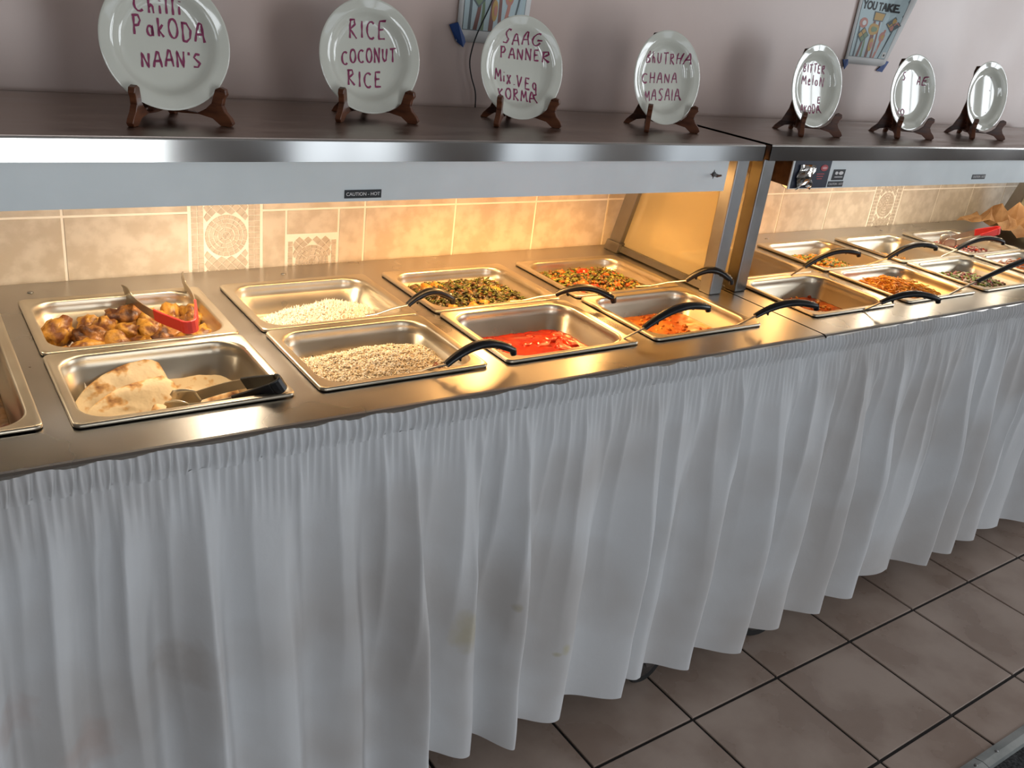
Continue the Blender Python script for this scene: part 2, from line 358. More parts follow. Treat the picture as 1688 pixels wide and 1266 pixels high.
def mosaic(x0, x1, z0, z1, cz, border, name, R0):
    """pale grout panel with small separate tesserae: rings round a centre, diagonal setts outside, columns of squares along the border"""
    t = .0016; q = MB(); gp = .0008
    def quad(pts):
        cx = sum(p[0] for p in pts)/4; cz_ = sum(p[1] for p in pts)/4
        q.add([(p[0], YW-t, p[1]) for p in pts], [(0, 1, 2, 3)])
        q.add([(p[0], YW-t, p[1]) for p in pts]+[(p[0], YW, p[1]) for p in pts], [(0, 4, 5, 1), (1, 5, 6, 2), (2, 6, 7, 3), (3, 7, 4, 0)])
    cx = (x0+x1)/2; ix0, ix1 = x0+border, x1-border
    sq = .0125
    for side in (0, 1):
        cols = 2 if border > .02 else 1
        cw = border/cols
        for c in range(cols):
            a = (x0+c*cw) if side == 0 else (ix1+c*cw)
            nz = int((z1-z0)/sq)
            for kz in range(nz):
                za = z0+kz*sq
                quad([(a+gp, za+gp), (a+cw-gp, za+gp), (a+cw-gp, za+sq-gp), (a+gp, za+sq-gp)])
    rings = 5; dr = R0/rings
    for r in range(rings):
        ra, rb = r*dr+gp, (r+1)*dr-gp; n = max(6, int(2*PI*(r+.5)*dr/.0115))
        for i in range(n):
            a0, a1 = 2*PI*i/n, 2*PI*(i+1)/n; da = gp/max(rb, .004)
            pts = [(cx+ra*math.cos(a0+da), cz+ra*math.sin(a0+da)), (cx+rb*math.cos(a0+da), cz+rb*math.sin(a0+da)), (cx+rb*math.cos(a1-da), cz+rb*math.sin(a1-da)), (cx+ra*math.cos(a1-da), cz+ra*math.sin(a1-da))]
            if all(z0 < p[1] < z1 for p in pts): quad(pts)
    d = .0145
    for i in range(-40, 41):
        for j in range(-40, 41):
            px, pz = (i-j)*d*.7071, (i+j)*d*.7071
            hgt = d*.7071-gp*1.4; hw_ = (ix1-ix0)/2-gp
            if math.hypot(px, pz) < R0+d*.1 or abs(px) > hw_ or not (z0 < cz+pz < z1): continue
            P4 = []
            for a, b_ in ((0, -hgt), (hgt, 0), (0, hgt), (-hgt, 0)):        # trim the setts at the border and round the rings
                a, b_ = px+a, pz+b_; rr_ = math.hypot(a, b_)
                if rr_ < R0+gp: a, b_ = a*(R0+gp)/rr_, b_*(R0+gp)/rr_
                P4.append((cx+min(max(a, -hw_), hw_), min(max(cz+b_, z0+gp), z1-gp)))
            quad(P4)
    o = q.build(name, M['tess'], wall); tag(o, 'small beige mosaic pieces set in rings and diagonals', kind='stuff')
mosaic(.347, .494, .80, 1.2, .945, .026, 'mosaic_pieces', .046)
mosaic(SM[0]+.004, SM[1]-.004, .80, SM[3]-.004, .875, .012, 'mosaic_pieces', .04)
mosaic(2.695, 2.85, .80, 1.2, .945, .026, 'mosaic_pieces', .046)

# ------------------------------------------------------------------ the two serving carts
ZS = 1.2358; YS = .285; FH = .0372; PH = .0724; SHELF_BACK = .685
YF = .092; PD = .2655; PWD = .325
COLS1 = [.002, .366, .730, 1.098]; COLS2 = [1.607, 1.985, 2.358, 2.733]
def cart(label, x0, x1, wells, casters):
    t = empty('serving_cart', ((x0+x1)/2, .36, 0)); tag(t, label, 'serving cart')
    inv = Matrix.Translation(-Vector(t.location))
    def fin(o): o.data.transform(inv); return o
    # worktop: strips round the openings, a rolled front nose
    mb = MB(); th = .004; wf, wb = YF+.012, YF+2*PD+.005-.012
    y1 = YW-.006
    mb.box(x0, x1, .012, wf, H-th, H); mb.box(x0, x1, wb, y1, H-th, H)
    prev = x0
    for a in sorted(wells):
        mb.box(prev, a+.012, wf, wb, H-th, H); prev = a+PWD-.012
    mb.box(prev, x1, wf, wb, H-th, H)
    nose = [(.012, H)]+[(.012-.012*math.sin(q), H-.012+.012*math.cos(q)) for q in (PI/8, PI/4, 3*PI/8, PI/2)]+[(0, H-.035), (.003, H-.035), (.003, H-.012), (.012, H-th)]
    mb.prism(nose, 'x', x0, x1)
    mb.box(x0, x0+.003, .003, y1, H-.035, H-th); mb.box(x1-.003, x1, .003, y1, H-.035, H-th)
    fin(mb.build('worktop', M['counter'], t))
    for x in (.526, .032, 2.7, 2.1):
        if x0 < x < x1:
            s = MB(); s.lathe([(.006, H+.0003), (.005, H+.0016), (.002, H+.0022)], 12, c=(x, .68, 0)); fin(s.build('screw', M['post'], t))
    # cabinet body: open-topped box under the worktop
    mb = MB(); by0, by1, bz = .05, .70, .19
    mb.box(x0+.03, x1-.03, by0, by0+.01, bz, H-.04); mb.box(x0+.03, x1-.03, by1-.01, by1, bz, H-.04)
    mb.box(x0+.03, x0+.04, by0, by1, bz, H-.04); mb.box(x1-.04, x1-.03, by0, by1, bz, H-.04)
    mb.box(x0+.03, x1-.03, by0, by1, bz-.012, bz)
    fin(mb.build('cabinet', M['grey_paint'], t))
    for cx, cy, yaw in casters:                      # casters with fork and wheel
        mb = MB(); mb.box(-.03, .03, -.03, .03, .165, .178); mb.lathe([(.02, .15), (.022, .166)], 16)
        for s in (-1, 1): mb.prism([(-.02, .155), (.02, .155), (.045, .055), (.025, .055)], 'y', s*.021-.0015, s*.021+.0015)
        fk = fin(mb.build('caster', M['castermetal'], t)); fk.data.transform(Matrix.Translation(Vector((t.location.x, t.location.y, 0))))
        wl = MB(); wl.lathe([(.045, -.014), (.058, -.014), (.0625, -.009), (.0625, .009), (.058, .014), (.045, .014)], 32, axis='y', c=(.035, 0, .0625))
        wo = autosmooth(wl.build('wheel', M['rubber'], fk))
        hb = MB(); hb.lathe([(.008, -.018), (.04, -.0145), (.045, -.012), (.045, .012), (.04, .0145), (.008, .018)], 24, axis='y', c=(.035, 0, .0625))
        autosmooth(hb.build('hub', M['castermetal'], fk))
        fk.location = (cx-t.location.x, cy-t.location.y, 0); fk.rotation_euler = (0, 0, yaw)
    # overshelf
    sx0, sx1 = x0+.012, x1-.005
    mb = MB(); mb.box(sx0, sx1, YS+.002, SHELF_BACK, ZS-.003, ZS); mb.box(sx0, sx1, SHELF_BACK-.003, SHELF_BACK, ZS-.03, ZS); mb.box(sx0, sx1, SHELF_BACK-.003, YW-.004, ZS-.033, ZS-.03)  # last box: unseen ledge added to stop bulb light leaking up the wall
    mb.box(sx0, sx0+.003, YS+.002, SHELF_BACK, ZS-FH, ZS); mb.box(sx1-.003, sx1, YS+.002, SHELF_BACK, ZS-FH, ZS)
    sh = fin(mb.build('shelf', M['shelf'], t))
    mb = MB(); mb.prism([(YS+.004, ZS+.0004), (YS+.001, ZS-.0015), (YS, ZS-.004), (YS, ZS-FH), (YS+.012, ZS-FH), (YS+.012, ZS-FH+.003), (YS+.003, ZS-FH+.003), (YS+.003, ZS-.0015)], 'x', sx0, sx1)
    fin(mb.build('shelf_front', M['fascia'], sh)); bpy.context.view_layer.update()
    # end frames: upright front post, sloping back post, bottom rail, hazy panel
    ends = []
    for side in (0, 1):
        if x0 < 0 and side == 0: continue
        px0 = (x0+.012, x1-.072)[side]; px1 = px0+.04
        mb = MB(); mb.box(px0, px1, .298, .336, H, ZS-.004); bevel(fin(mb.build('post', M['post'], t)), .003)
        mb = MB(); mb.prism([(.70, H), (.655, H), (.56, ZS-.004), (.605, ZS-.004)], 'x', px0, px0+.03); bevel(fin(mb.build('post', M['post'], t)), .002)
        mb = MB(); mb.prism([(.705, H), (.65, H), (.64, H+.03), (.694, H+.03)], 'x', px0-.006, px0+.036); bevel(fin(mb.build('post_foot', M['post'], t)), .002)
        mb = MB(); mb.prism([(.336, H+.004), (.652, H+.004), (.647, H+.022), (.336, H+.022)], 'x', px0+.006, px0+.026); fin(mb.build('rail', M['post'], t))
        mb = MB(); mb.prism([(.336, H+.022), (.648, H+.022), (.566, ZS-.02), (.336, ZS-.02)], 'x', px0+.013, px0+.018); fin(mb.build('side_panel', M['acrylic'], t))
    return t
cart('steel serving cart on the left with the first four columns of pans', -.48, 1.531, [-.355]+COLS1, [(1.155, .019, .08), (-.38, .05, .2), (1.2, .6, 1.1)])
cart('steel serving cart on the right, beyond the dark seam in the worktop', 1.537, 3.56, COLS2, [(1.552, .024, -.25), (3.4, .05, .4), (1.66, .6, .9)])

# heat strips hung under the shelves
def text_mesh(name, body, size, mat_, parent, mtx, ext=.0002, bold=0, xs=1):
    cu = bpy.data.curves.new(name, 'FONT'); cu.body = body; cu.size = size; cu.align_x = 'CENTER'; cu.align_y = 'CENTER'; cu.extrude = ext; cu.offset = bold
    tmp = bpy.data.objects.new('tmp', cu); COL.objects.link(tmp)
    dg = bpy.context.evaluated_depsgraph_get(); me = bpy.data.meshes.new_from_object(tmp.evaluated_get(dg))
    bpy.data.objects.remove(tmp); me.name = name
    me.transform(Matrix.Diagonal((xs, 1, 1, 1))); me.transform(mtx)
    me.materials.clear(); me.materials.append(mat_)
    o = bpy.data.objects.new(name, me); COL.objects.link(o); o.parent = parent
    return o
FACE = Matrix.Rotation(PI/2, 4, 'X')          # text upright, facing the room
def heat_strip(label, x0, x1, bulbs, rods):
    t = empty('heat_strip', ((x0+x1)/2, .3, ZS-FH-PH)); tag(t, label, 'heat lamp')
    inv = Matrix.Translation(-Vector(t.location))
    def fin(o): o.data.transform(inv); return o
    zt = ZS-FH+.001; zb = zt-PH
    mb = MB(); mb.box(x0, x1, YS+.013, YS+.016, zb, zt); mb.prism([(YS+.013, zb), (YS+.016, zb), (YS+.034, zb+.006), (YS+.034, zb+.004)], 'x', x0, x1)
    fin(mb.build('front_panel', M['valance'], t))
    mb = MB(); mb.box(x0+.02, x1-.02, .44, .58, ZS-.035, ZS-.006)
    for s in (0, 1): mb.prism([(.44, ZS-.035), (.445, ZS-.035), (.425, ZS-.085), (.42, ZS-.085)] if s == 0 else [(.58, ZS-.035), (.575, ZS-.035), (.595, ZS-.085), (.60, ZS-.085)], 'x', x0+.02, x1-.02)
    fin(mb.build('reflector', M['fascia'], t))
    # glowing heater rods behind the front panel
    for a, b_, colr, pw in rods:
        mb = MB(); mb.tube([(a, .352, ZS-FH-.022), (b_, .352, ZS-FH-.022)], .005, 10); fin(mb.build('heater_rod', emit('rod_glow', (1, .35, .08), 1.5), t, smooth=True))
        l = bpy.data.lights.new('rod_light', 'AREA'); l.shape = 'RECTANGLE'; l.size = b_-a; l.size_y = .03; l.energy = pw; l.color = colr
        lo = bpy.data.objects.new('rod_light', l); COL.objects.link(lo); lo.location = ((a+b_)/2, .352, ZS-FH-.029)
    for x, colr, power, strength in bulbs:
        mb = MB(); zc = ZS-.105
        mb.lathe([(.004, zc-.028), (.014, zc-.026), (.024, zc-.015), (.027, zc), (.024, zc+.014), (.015, zc+.028), (.012, zc+.036), (.012, zc+.07)], 20, c=(x, .51, 0))
        bo = fin(mb.build('bulb', emit('glowing_bulb', colr, strength), t, smooth=True))
        l = bpy.data.lights.new('bulb_light', 'SPOT'); l.energy = power*2.4; l.color = colr; l.shadow_soft_size = .03; l.spot_size = math.radians(150); l.spot_blend = .5
        lo = bpy.data.objects.new('bulb_light', l); COL.objects.link(lo); lo.location = (x, .50, zc-.045)
    return t, fin
WARM = (1, .52, .17); NEUT = (1, .84, .64)
hs, fin = heat_strip('pale enamel heat strip with a broken switch hole, over the left cart', -.44, 1.43,
    [(-.2, NEUT, .5, 10), (.352, NEUT, 1.3, 34), (.949, WARM, 1.9, 32), (1.274, WARM, 1.6, 32)],
    [(-.08, .38, (1, .78, .52), 1.1), (.42, .86, (1, .60, .26), 1.45), (.90, 1.38, WARM, 1.5)])
FY = YS+.013
def plate_label(parent, fin, x0, x1, z0, z1, mat_, name='warning_label', d=.0012, sl=0):
    mb = MB(); mb.prism([(x0, z0), (x1, z0), (x1+sl, z1), (x0+sl, z1)], 'y', FY-d, FY+.0005); return fin(mb.build(name, mat_, parent))
plate_label(hs, fin, .487, .557, 1.133, 1.1475, M['label_black'])
fin(text_mesh('warning_text', 'CAUTION - HOT', .0085, M['white_ink'], hs, Matrix.Translation((.522, FY-.0014, 1.1400)) @ FACE))
# torn switch hole with a stub of a switch
mb = MB(); pts = []
for i in range(16):
    a = 2*PI*i/16; r = .012 if i % 4 == 0 else (.0075 if i % 2 == 0 else .0055); pts.append((1.387+r*math.cos(a), 1.166+r*math.sin(a)*.9))
mb.prism(pts, 'y', FY-.0006, FY); fin(mb.build('switch_hole', M['dark'], hs))
mb = MB(); mb.tube([(1.387, FY+.002, 1.166), (1.388, FY-.012, 1.165)], .004, 10); mb.tube([(1.388, FY-.012, 1.165), (1.392, FY-.02, 1.168)], [.003, .002], 8); fin(mb.build('switch_stub', M['castermetal'], hs))
hs2, fin = heat_strip('pale enamel heat strip with dark control label, over the right cart', 1.655, 3.44,
    [(2.0, WARM, 1.1, 28), (2.51, NEUT, .7, 28), (2.81, NEUT, .6, 28), (3.3, NEUT, .3, 16)],
    [(1.70, 2.25, WARM, 1.4), (2.30, 3.0, NEUT, 1.0)])
zt = ZS-FH-.002; zb = ZS-FH-PH+.003
plate_label(hs2, fin, 1.662, 1.80, zb, zt, mat('label_navy', (.022, .026, .045), .35), 'control_label')
def blob(cx, cz, rx, rz, n=20): return [(cx+rx*math.cos(2*PI*i/n), cz+rz*math.sin(2*PI*i/n)) for i in range(n)]
mb = MB(); mb.prism(blob(1.775, zt-.018, .014, .008), 'y', FY-.0022, FY-.001); fin(mb.build('red_logo', M['red_ink'], hs2))
mb = MB(); mb.prism(blob(1.775, zt-.018, .0095, .003), 'y', FY-.0028, FY-.0018); fin(mb.build('logo_band', mat('pink_ink', (.7, .35, .36), .5), hs2))
mb = MB()
for i, wd in enumerate((.03, .026, .02)): mb.box(1.765-wd/2, 1.765+wd/2, FY-.002, FY-.001, zt-.034-i*.006, zt-.032-i*.006)
fin(mb.build('fine_print', M['red_ink'], hs2))
mb = MB(); mb.prism([(FY+.004, zb+.004), (.60, zb+.012), (.60, ZS-.006), (FY+.004, ZS-FH+.002)], 'x', 1.657, 1.66)  # added sheet hiding the bulb; its brown stands in for the shaded shelf underside
fin(mb.build('end_shade_sheet', noisy(mat('shaded_steel', (.09, .05, .025), .6, .6), 20, (.05, .025, .012), (.13, .075, .04)), hs2))
# crumpled foil bag over the control
fv = []; ff = []; n = 9
for i in range(n):
    for j in range(n):
        u, v_ = i/(n-1), j/(n-1); x = 1.676+.058*u+.004*math.sin(9*v_); z = zb+.008+.05*v_-.012*abs(u-.5)*2*(1-v_)
        d = .012*math.sin(PI*u)*math.sin(PI*v_)+.009*noise.noise(Vector((u*5, v_*5, 3)))
        fv.append((x, FY-.003-max(d, 0)-.002, z))
ff = [(i*n+j, (i+1)*n+j, (i+1)*n+j+1, i*n+j+1) for i in range(n-1) for j in range(n-1)]
fb = fin(mesh_obj('foil_cover', fv, ff, mat('crumpled_film', (.6, .58, .55), .15, 1), hs2))
plate_label(hs2, fin, 1.815, 1.862, zb+.018, zb+.045, M['label_black'], sl=.002)
mb = MB(); mb.prism(blob(1.829, zb+.036, .006, .004), 'y', FY-.002, FY-.0008); mb.prism(blob(1.847, zb+.036, .009, .0045), 'y', FY-.002, FY-.0008); mb.box(1.824, 1.856, FY-.002, FY-.0008, zb+.025, zb+.027)
fin(mb.build('approval_mark', M['white_ink'], hs2))
plate_label(hs2, fin, 1.806, 1.866, zb+.001, zb+.015, M['label_black'])
fin(text_mesh('warning_text', 'CAUTION - HOT', .0075, M['white_ink'], hs2, Matrix.Translation((1.836, FY-.0014, zb+.008)) @ FACE))
plate_label(hs2, fin, 2.47, 2.54, zb+.012, zb+.026, M['label_black'])
fin(text_mesh('warning_text', 'CAUTION - HOT', .0085, M['white_ink'], hs2, Matrix.Translation((2.505, FY-.0014, zb+.019)) @ FACE))

# ------------------------------------------------------------------ table skirt
ridges = [-.62, -.50, -.385, -.27, -.15, -.05, .06, .165, .29, .40, .51, .615, .715, .86, 1.03, 1.105, 1.24, 1.40, 1.545, 1.69, 1.83, 2.045, 2.19, 2.335, 2.50, 2.66, 2.80, 2.98, 3.12, 3.30, 3.45, 3.62]
rnd = random.Random(3)
amp = [rnd.uniform(.35, 1.1) for _ in ridges]; lean = [rnd.uniform(-.05, .03) for _ in ridges]
fine = [-.7]; 
while fine[-1] < 3.7: fine.append(fine[-1]+rnd.uniform(.035, .075))
famp = [rnd.uniform(.4, 1.2) for _ in fine]
def smooth(a, b, t): t = min(max((t-a)/(b-a), 0), 1); return t*t*(3-2*t)
def ridge_fn(x, pos, am, p):
    import bisect
    i = min(max(bisect.bisect_right(pos, x)-1, 0), len(pos)-2)
    s = (x-pos[i])/(pos[i+1]-pos[i]); s = min(max(s, 0), 1)
    if p > 1:                       # main folds: slow swell up to a crest, then a quick drop behind it
        q = (s-.30)/.70; h = .5+.5*math.cos(PI*s/.30) if s < .30 else (q*q*(3-2*q))**.9
    else: h = 1-abs(math.sin(PI*s))**p
    wgt = am[i]*(1-s)+am[i+1]*s
    return h*wgt
SX0, SX1, HEMZ = -.56, 3.60, .101
ncol, nrow = 1150, 64
V = []; Fc = []
for j in range(nrow+1):
    t = j/nrow; z = (H-.034)+(HEMZ-(H-.034))*t
    wf = smooth(-.08, .60, t); wfine = smooth(0, .10, t)*(1-smooth(.2, .85, t)); wg = (1-smooth(.03, .16, t))
    for i in range(ncol+1):
        x = SX0+(SX1-SX0)*i/ncol
        xs = x+.012*math.sin(x*5+t*2)+.03*(1-t)*math.sin(x*3.1)
        big = ridge_fn(xs, ridges, amp, 1.15); fn = ridge_fn(x+.01*math.sin(t*4+x*7), fine, famp, .8)
        y = -.011-.033*t-.080*wf*(big-.27-.06*t*t)-.013*wfine*fn-.0022*wg*math.sin(x*2*PI/.0125+1.2*math.sin(x*23))
        y -= .006*wf*noise.noise(Vector((x*6, t*5, 0)))
        zz = z+(.006*math.sin(x*4)+.01*noise.noise(Vector((x*2.5, 9, 0))))*t
        V.append((x+.01*wf*noise.noise(Vector((x*4, t*2, 5))), min(y, -.006+.03*smooth(.3, 1, t)), zz))
Fc = [(j*(ncol+1)+i, (j+1)*(ncol+1)+i, (j+1)*(ncol+1)+i+1, j*(ncol+1)+i+1) for j in range(nrow) for i in range(ncol)]
skirt = empty('table_skirt', (1.5, -.03, HEMZ)); tag(skirt, 'long off-white gathered cloth skirt hanging in folds along both carts', 'table skirt')
def rebase(o, p):
    o.data.transform(Matrix.Translation(-Vector(p.location))); return o
cl = mesh_obj('skirt_cloth', V, Fc, M['cloth'], skirt, smooth=True)
cl.parent = skirt; cl.matrix_parent_inverse = Matrix.Translation(-Vector(skirt.location))
# gathered heading band with a ruffled top edge
V = []; nb = 2100; rows = 9
for j in range(rows+1):
    t = j/rows
    for i in range(nb+1):
        x = SX0+(SX1-SX0)*i/nb
        ph = x*2*PI/.0125+1.2*math.sin(x*23)+.8*math.sin(x*61)
        gth = math.sin(ph)
        bulge = .004*math.sin(PI*min(t*1.15, 1))
        y = -.0095-bulge-.0036*gth*(.45+.55*math.sin(PI*t))-.003*t
        z = H+.0015-.041*t+(1-t)**3*(.0022*math.sin(x*61+2*math.sin(x*17))+.0012*gth)
        V.append((x+.0015*math.sin(ph*.5+t*3), y, z))
Fc = [(j*(nb+1)+i, (j+1)*(nb+1)+i, (j+1)*(nb+1)+i+1, j*(nb+1)+i+1) for j in range(rows) for i in range(nb)]
hd = mesh_obj('gathered_band', V, Fc, M['cloth'], skirt, smooth=True); hd.matrix_parent_inverse = Matrix.Translation(-Vector(skirt.location))

# ------------------------------------------------------------------ steel pans
def rrect(hx, hy, r, n=7):
    pts = []
    for cx, cy, a0 in ((hx-r, hy-r, 0), (-hx+r, hy-r, PI/2), (-hx+r, -hy+r, PI), (hx-r, -hy+r, 1.5*PI)):
        for i in range(n): a = a0+PI/2*i/(n-1); pts.append((cx+r*math.cos(a), cy+r*math.sin(a)))
    return pts
def pan_mesh(hx, hy, depth):
    rings = []
    def add(ix, r, z): rings.append([(x, y, z) for x, y in rrect(hx-ix, hy-ix, r)])
    add(.0004, .012, .001); add(0, .012, .004); add(.001, .012, .0058); add(.0035, .013, .0066); add(.007, .018, .0056)
    add(.0135, .042, .0054); add(.016, .044, .0044); add(.0175, .045, .001); add(.0185, .045, -.006)
    add(.020, .043, -.018); add(.0215, .042, -.0195)                 # stacking shoulder
    add(.024+.010*depth/.1, .040, -depth+.014); add(.028+.010*depth/.1, .036, -depth+.004); add(.038+.010*depth/.1, .03, -depth)
    n = len(rings[0]); v = [p for q in rings for p in q]; k = len(rings)
    f = [(i*n+j, i*n+(j+1) % n, (i+1)*n+(j+1) % n, (i+1)*n+j) for i in range(k-1) for j in range(n)]
    f.append(tuple(range((k-1)*n, k*n)))
    f = [q[::-1] for q in f]
    return v, f
PANS = {}
def pan(key, x0, y0, depth, label, rz=0, w_=PWD, d_=PD):
    v, f = pan_mesh(w_/2-.001, d_/2-.001, depth)
    o = mesh_obj('steel_pan', v, f, M['pan'], smooth=True); autosmooth(o, .9)
    o.location = (x0+w_/2, y0+d_/2, H+.0012); o.rotation_euler = (0, 0, rz)
    tag(o, label, 'pan', 'steel pans set into the carts'); PANS[key] = (o.location.x, o.location.y, w_/2, d_/2, depth)
    return o
YB = YF+PD+.003
C1, C2, C3, C4 = COLS1; C5, C6, C7, C8 = COLS2
pan('0', -.355, .107, .10, 'full-length steel pan of dark roast pieces, cut by the left edge', d_=.51)
pan('1b', C1, YB, .064, 'steel pan holding fried pakora and red tongs'); pan('1f', C1, YF, .10, 'steel pan holding naan and black tongs')
pan('2b', C2, YB, .064, 'steel pan of plain white rice'); pan('2f', C2, YF, .064, 'steel pan of coconut rice with dark specks')
pan('3b', C3, YB, .064, 'steel pan of dark leafy saag with yellow chunks'); pan('3f', C3, YF, .10, 'steel pan of bright red curry')
pan('4b', C4, YB, .064, 'steel pan of mixed vegetables with tomato chunks, nearest the back of the slanted side panel'); pan('4f', C4, YF, .10, 'steel pan of smooth orange gravy just left of the worktop seam')
pan('5b', C5, YB, .10, 'nearly empty brown-stained steel pan behind the two posts'); pan('5f', C5, YF, .13, 'deep steel pan of red-brown soup, first front pan right of the seam')
pan('6b', C6, YB, .10, 'steel pan of green and yellow vegetables on the right cart'); pan('6f', C6, YF, .064, 'steel pan heaped with orange shreds')
pan('7b', C7, YB, .10, 'steel pan of yellow curry, half empty, on the right cart'); pan('7f', C7, YF, .064, 'steel pan of chopped green salad and red onion')
pan('8b', C8, YB, .064, 'farthest back steel pan with red-handled tongs'); pan('8f', C8, YF, .064, 'farthest front steel pan of grated carrot, at the right edge')

# ------------------------------------------------------------------ food
def fill_half(key, z):
    cx, cy, hx, hy, dp = PANS[key]; q = .0215+.012*max(0, -z)/.1
    return cx, cy, hx-q-.001, hy-q-.001, .040
def surf(key, name, mat_, zf, n=44, mats=None):
    """food surface filling the pan; zf(u,v) gives height relative to the rim"""
    cx, cy, hx, hy, r = fill_half(key, zf(0, 0)); v = []
    for j in range(n+1):
        for i in range(n+1):
            u, q = 2*i/n-1, 2*j/n-1; x, y = u*hx, q*hy
            dx, dy = abs(x)-(hx-r), abs(y)-(hy-r)
            if dx > 0 and dy > 0:
                mxd = max(dx, dy); hp = math.hypot(dx, dy); sc = mxd/hp
                x = math.copysign(hx-r+dx*sc, x); y = math.copysign(hy-r+dy*sc, y)
            v.append((x, y, zf(u, q)))
    k = n+1
    f = [(j*k+i, j*k+i+1, (j+1)*k+i+1, (j+1)*k+i) for j in range(n) for i in range(n)]
    # closed underside so that the food has a body
    base = len(v); zb = -PANS[key][4]+.006
    rim = [i for i in range(k)]+[j*k+n for j in range(1, k)]+[n*k+i for i in range(n-1, -1, -1)]+[j*k for j in range(n-1, 0, -1)]
    v += [(v[i][0]*.95, v[i][1]*.95, max(zb, min(zb, v[i][2]-.004))) for i in rim]; m_ = len(rim)
    f += [(rim[(a+1) % m_], rim[a], base+a, base+(a+1) % m_) for a in range(m_)]
    f.append(tuple(range(base, base+m_))[::-1])
    return mesh_obj(name, v, f, mat_, smooth=True, loc=(cx, cy, H+.001))
def nz(u, v, s, seed): return noise.noise(Vector((u*s, v*s, seed)))
def rough_pts(key, count, rnd_, um=.93):
    cx, cy, hx, hy, r = fill_half(key, -.04); out = []
    while len(out) < count:
        u, v_ = rnd_.uniform(-um, um), rnd_.uniform(-um, um)
        x, y = u*hx, v_*hy
        if abs(x) > hx-r and abs(y) > hy-r and math.hypot(abs(x)-hx+r, abs(y)-hy+r) > r*.95: continue
        out.append((u, v_, x, y))
    return out
def grain_cloud(key, name, zf, specs, loc_z=H+.001, um=.95, seed=1):
    """specs: (material, count, length, radius, upright, lift); each grain a small 8-sided spindle"""
    rr = random.Random(seed); V = []; Fs = []; mi = []; mats = []
    cx, cy = PANS[key][:2]
    for k, (mt, cnt, ln, rad, upr, lift) in enumerate(specs):
        mats.append(mt)
        for u, v_, x, y in rough_pts(key, cnt, rr, um):
            z = zf(u, v_)+lift+rr.uniform(-.2, .6)*ln*.4
            a = rr.uniform(0, 2*PI); el = rr.uniform(-.4, .5)+upr*rr.uniform(0, 1.2)
            d = Vector((math.cos(a)*math.cos(el), math.sin(a)*math.cos(el), math.sin(el)))
            p = d.cross(Vector((0, 0, 1))).normalized() if abs(d.z) < .98 else Vector((1, 0, 0)); q = d.cross(p)
            l = ln*rr.uniform(.7, 1.15)/2; r = rad*rr.uniform(.8, 1.2); c = Vector((x, y, z)); b0 = len(V)
            V += [c-d*l, c+p*r, c+q*r, c-p*r, c-q*r, c+d*l]
            for s in range(4): Fs += [(b0, b0+1+(s+1) % 4, b0+1+s), (b0+5, b0+1+s, b0+1+(s+1) % 4)]; mi += [k, k]
    return mesh_obj(name, V, Fs, None, mats=mats, fmat=mi, smooth=True, loc=(cx, cy, loc_z))
# icosphere for lumps
def ico(sub):
    bm = bmesh.new(); bmesh.ops.create_icosphere(bm, subdivisions=sub, radius=1)
    v = [x.co.copy() for x in bm.verts]; f = [tuple(x.index for x in q.verts) for q in bm.faces]; bm.free(); return v, f
ICO2, ICO3 = ico(2), ico(3)
def lump_verts(seed, sx, sy, sz, amp_=.35, fr=1.6, base=None, box=0):
    vs_, f = base or ICO2; out = []
    for p in vs_:
        n1 = noise.noise(p*fr+Vector((seed*3.1, seed*1.7, 0)))+.5*noise.noise(p*fr*2.3+Vector((seed, 7, 2)))
        q = p.copy()
        if box: m_ = max(abs(q.x), abs(q.y), abs(q.z)); q = q.lerp(q/m_*.82, box)
        q *= 1+amp_*n1; out.append(Vector((q.x*sx, q.y*sy, q.z*sz)))
    return out, f
def lump(name, seed, size, loc, mat_, rot=None, amp_=.35, fr=1.6, base=None, box=0):
    v, f = lump_verts(seed, *size, amp_, fr, base, box)
    o = mesh_obj(name, v, f, mat_, smooth=True, loc=loc)
    rr = random.Random(seed); o.rotation_euler = rot or (rr.uniform(-.4, .4), rr.uniform(-.4, .4), rr.uniform(0, 6.3)); return o
def mixed_bits(key, name, zf, specs, seed=1, um=.92):
    """joined small vegetable bits: (material, count, size xyz, lift, amp)"""
    rr = random.Random(seed); V = []; Fs = []; mi = []; mats = []; cx, cy = PANS[key][:2]; b1 = ico(1)
    for k, (mt, cnt, sz, lift, am) in enumerate(specs):
        mats.append(mt)
        for u, v_, x, y in rough_pts(key, cnt, rr, um):
            lv, lf = lump_verts(rr.randint(0, 9999), *[s*rr.uniform(.6, 1.25) for s in sz], am, 1.4, b1)
            mt_ = Matrix.Rotation(rr.uniform(0, 6.3), 3, 'Z') @ Matrix.Rotation(rr.uniform(-.7, .7), 3, 'X') @ Matrix.Rotation(rr.uniform(-.7, .7), 3, 'Y')
            b0 = len(V); c = Vector((x, y, zf(u, v_)+lift+rr.uniform(-.2, .6)*sz[2]))
            V += [mt_ @ p+c for p in lv]; Fs += [tuple(i+b0 for i in q) for q in lf]; mi += [k]*len(lf)
    return mesh_obj(name, V, Fs, None, mats=mats, fmat=mi, smooth=True, loc=(cx, cy, H+.001))
def under(child, parent):
    child.parent = parent; child.matrix_parent_inverse = Matrix.Translation(-Vector(parent.location)); return child

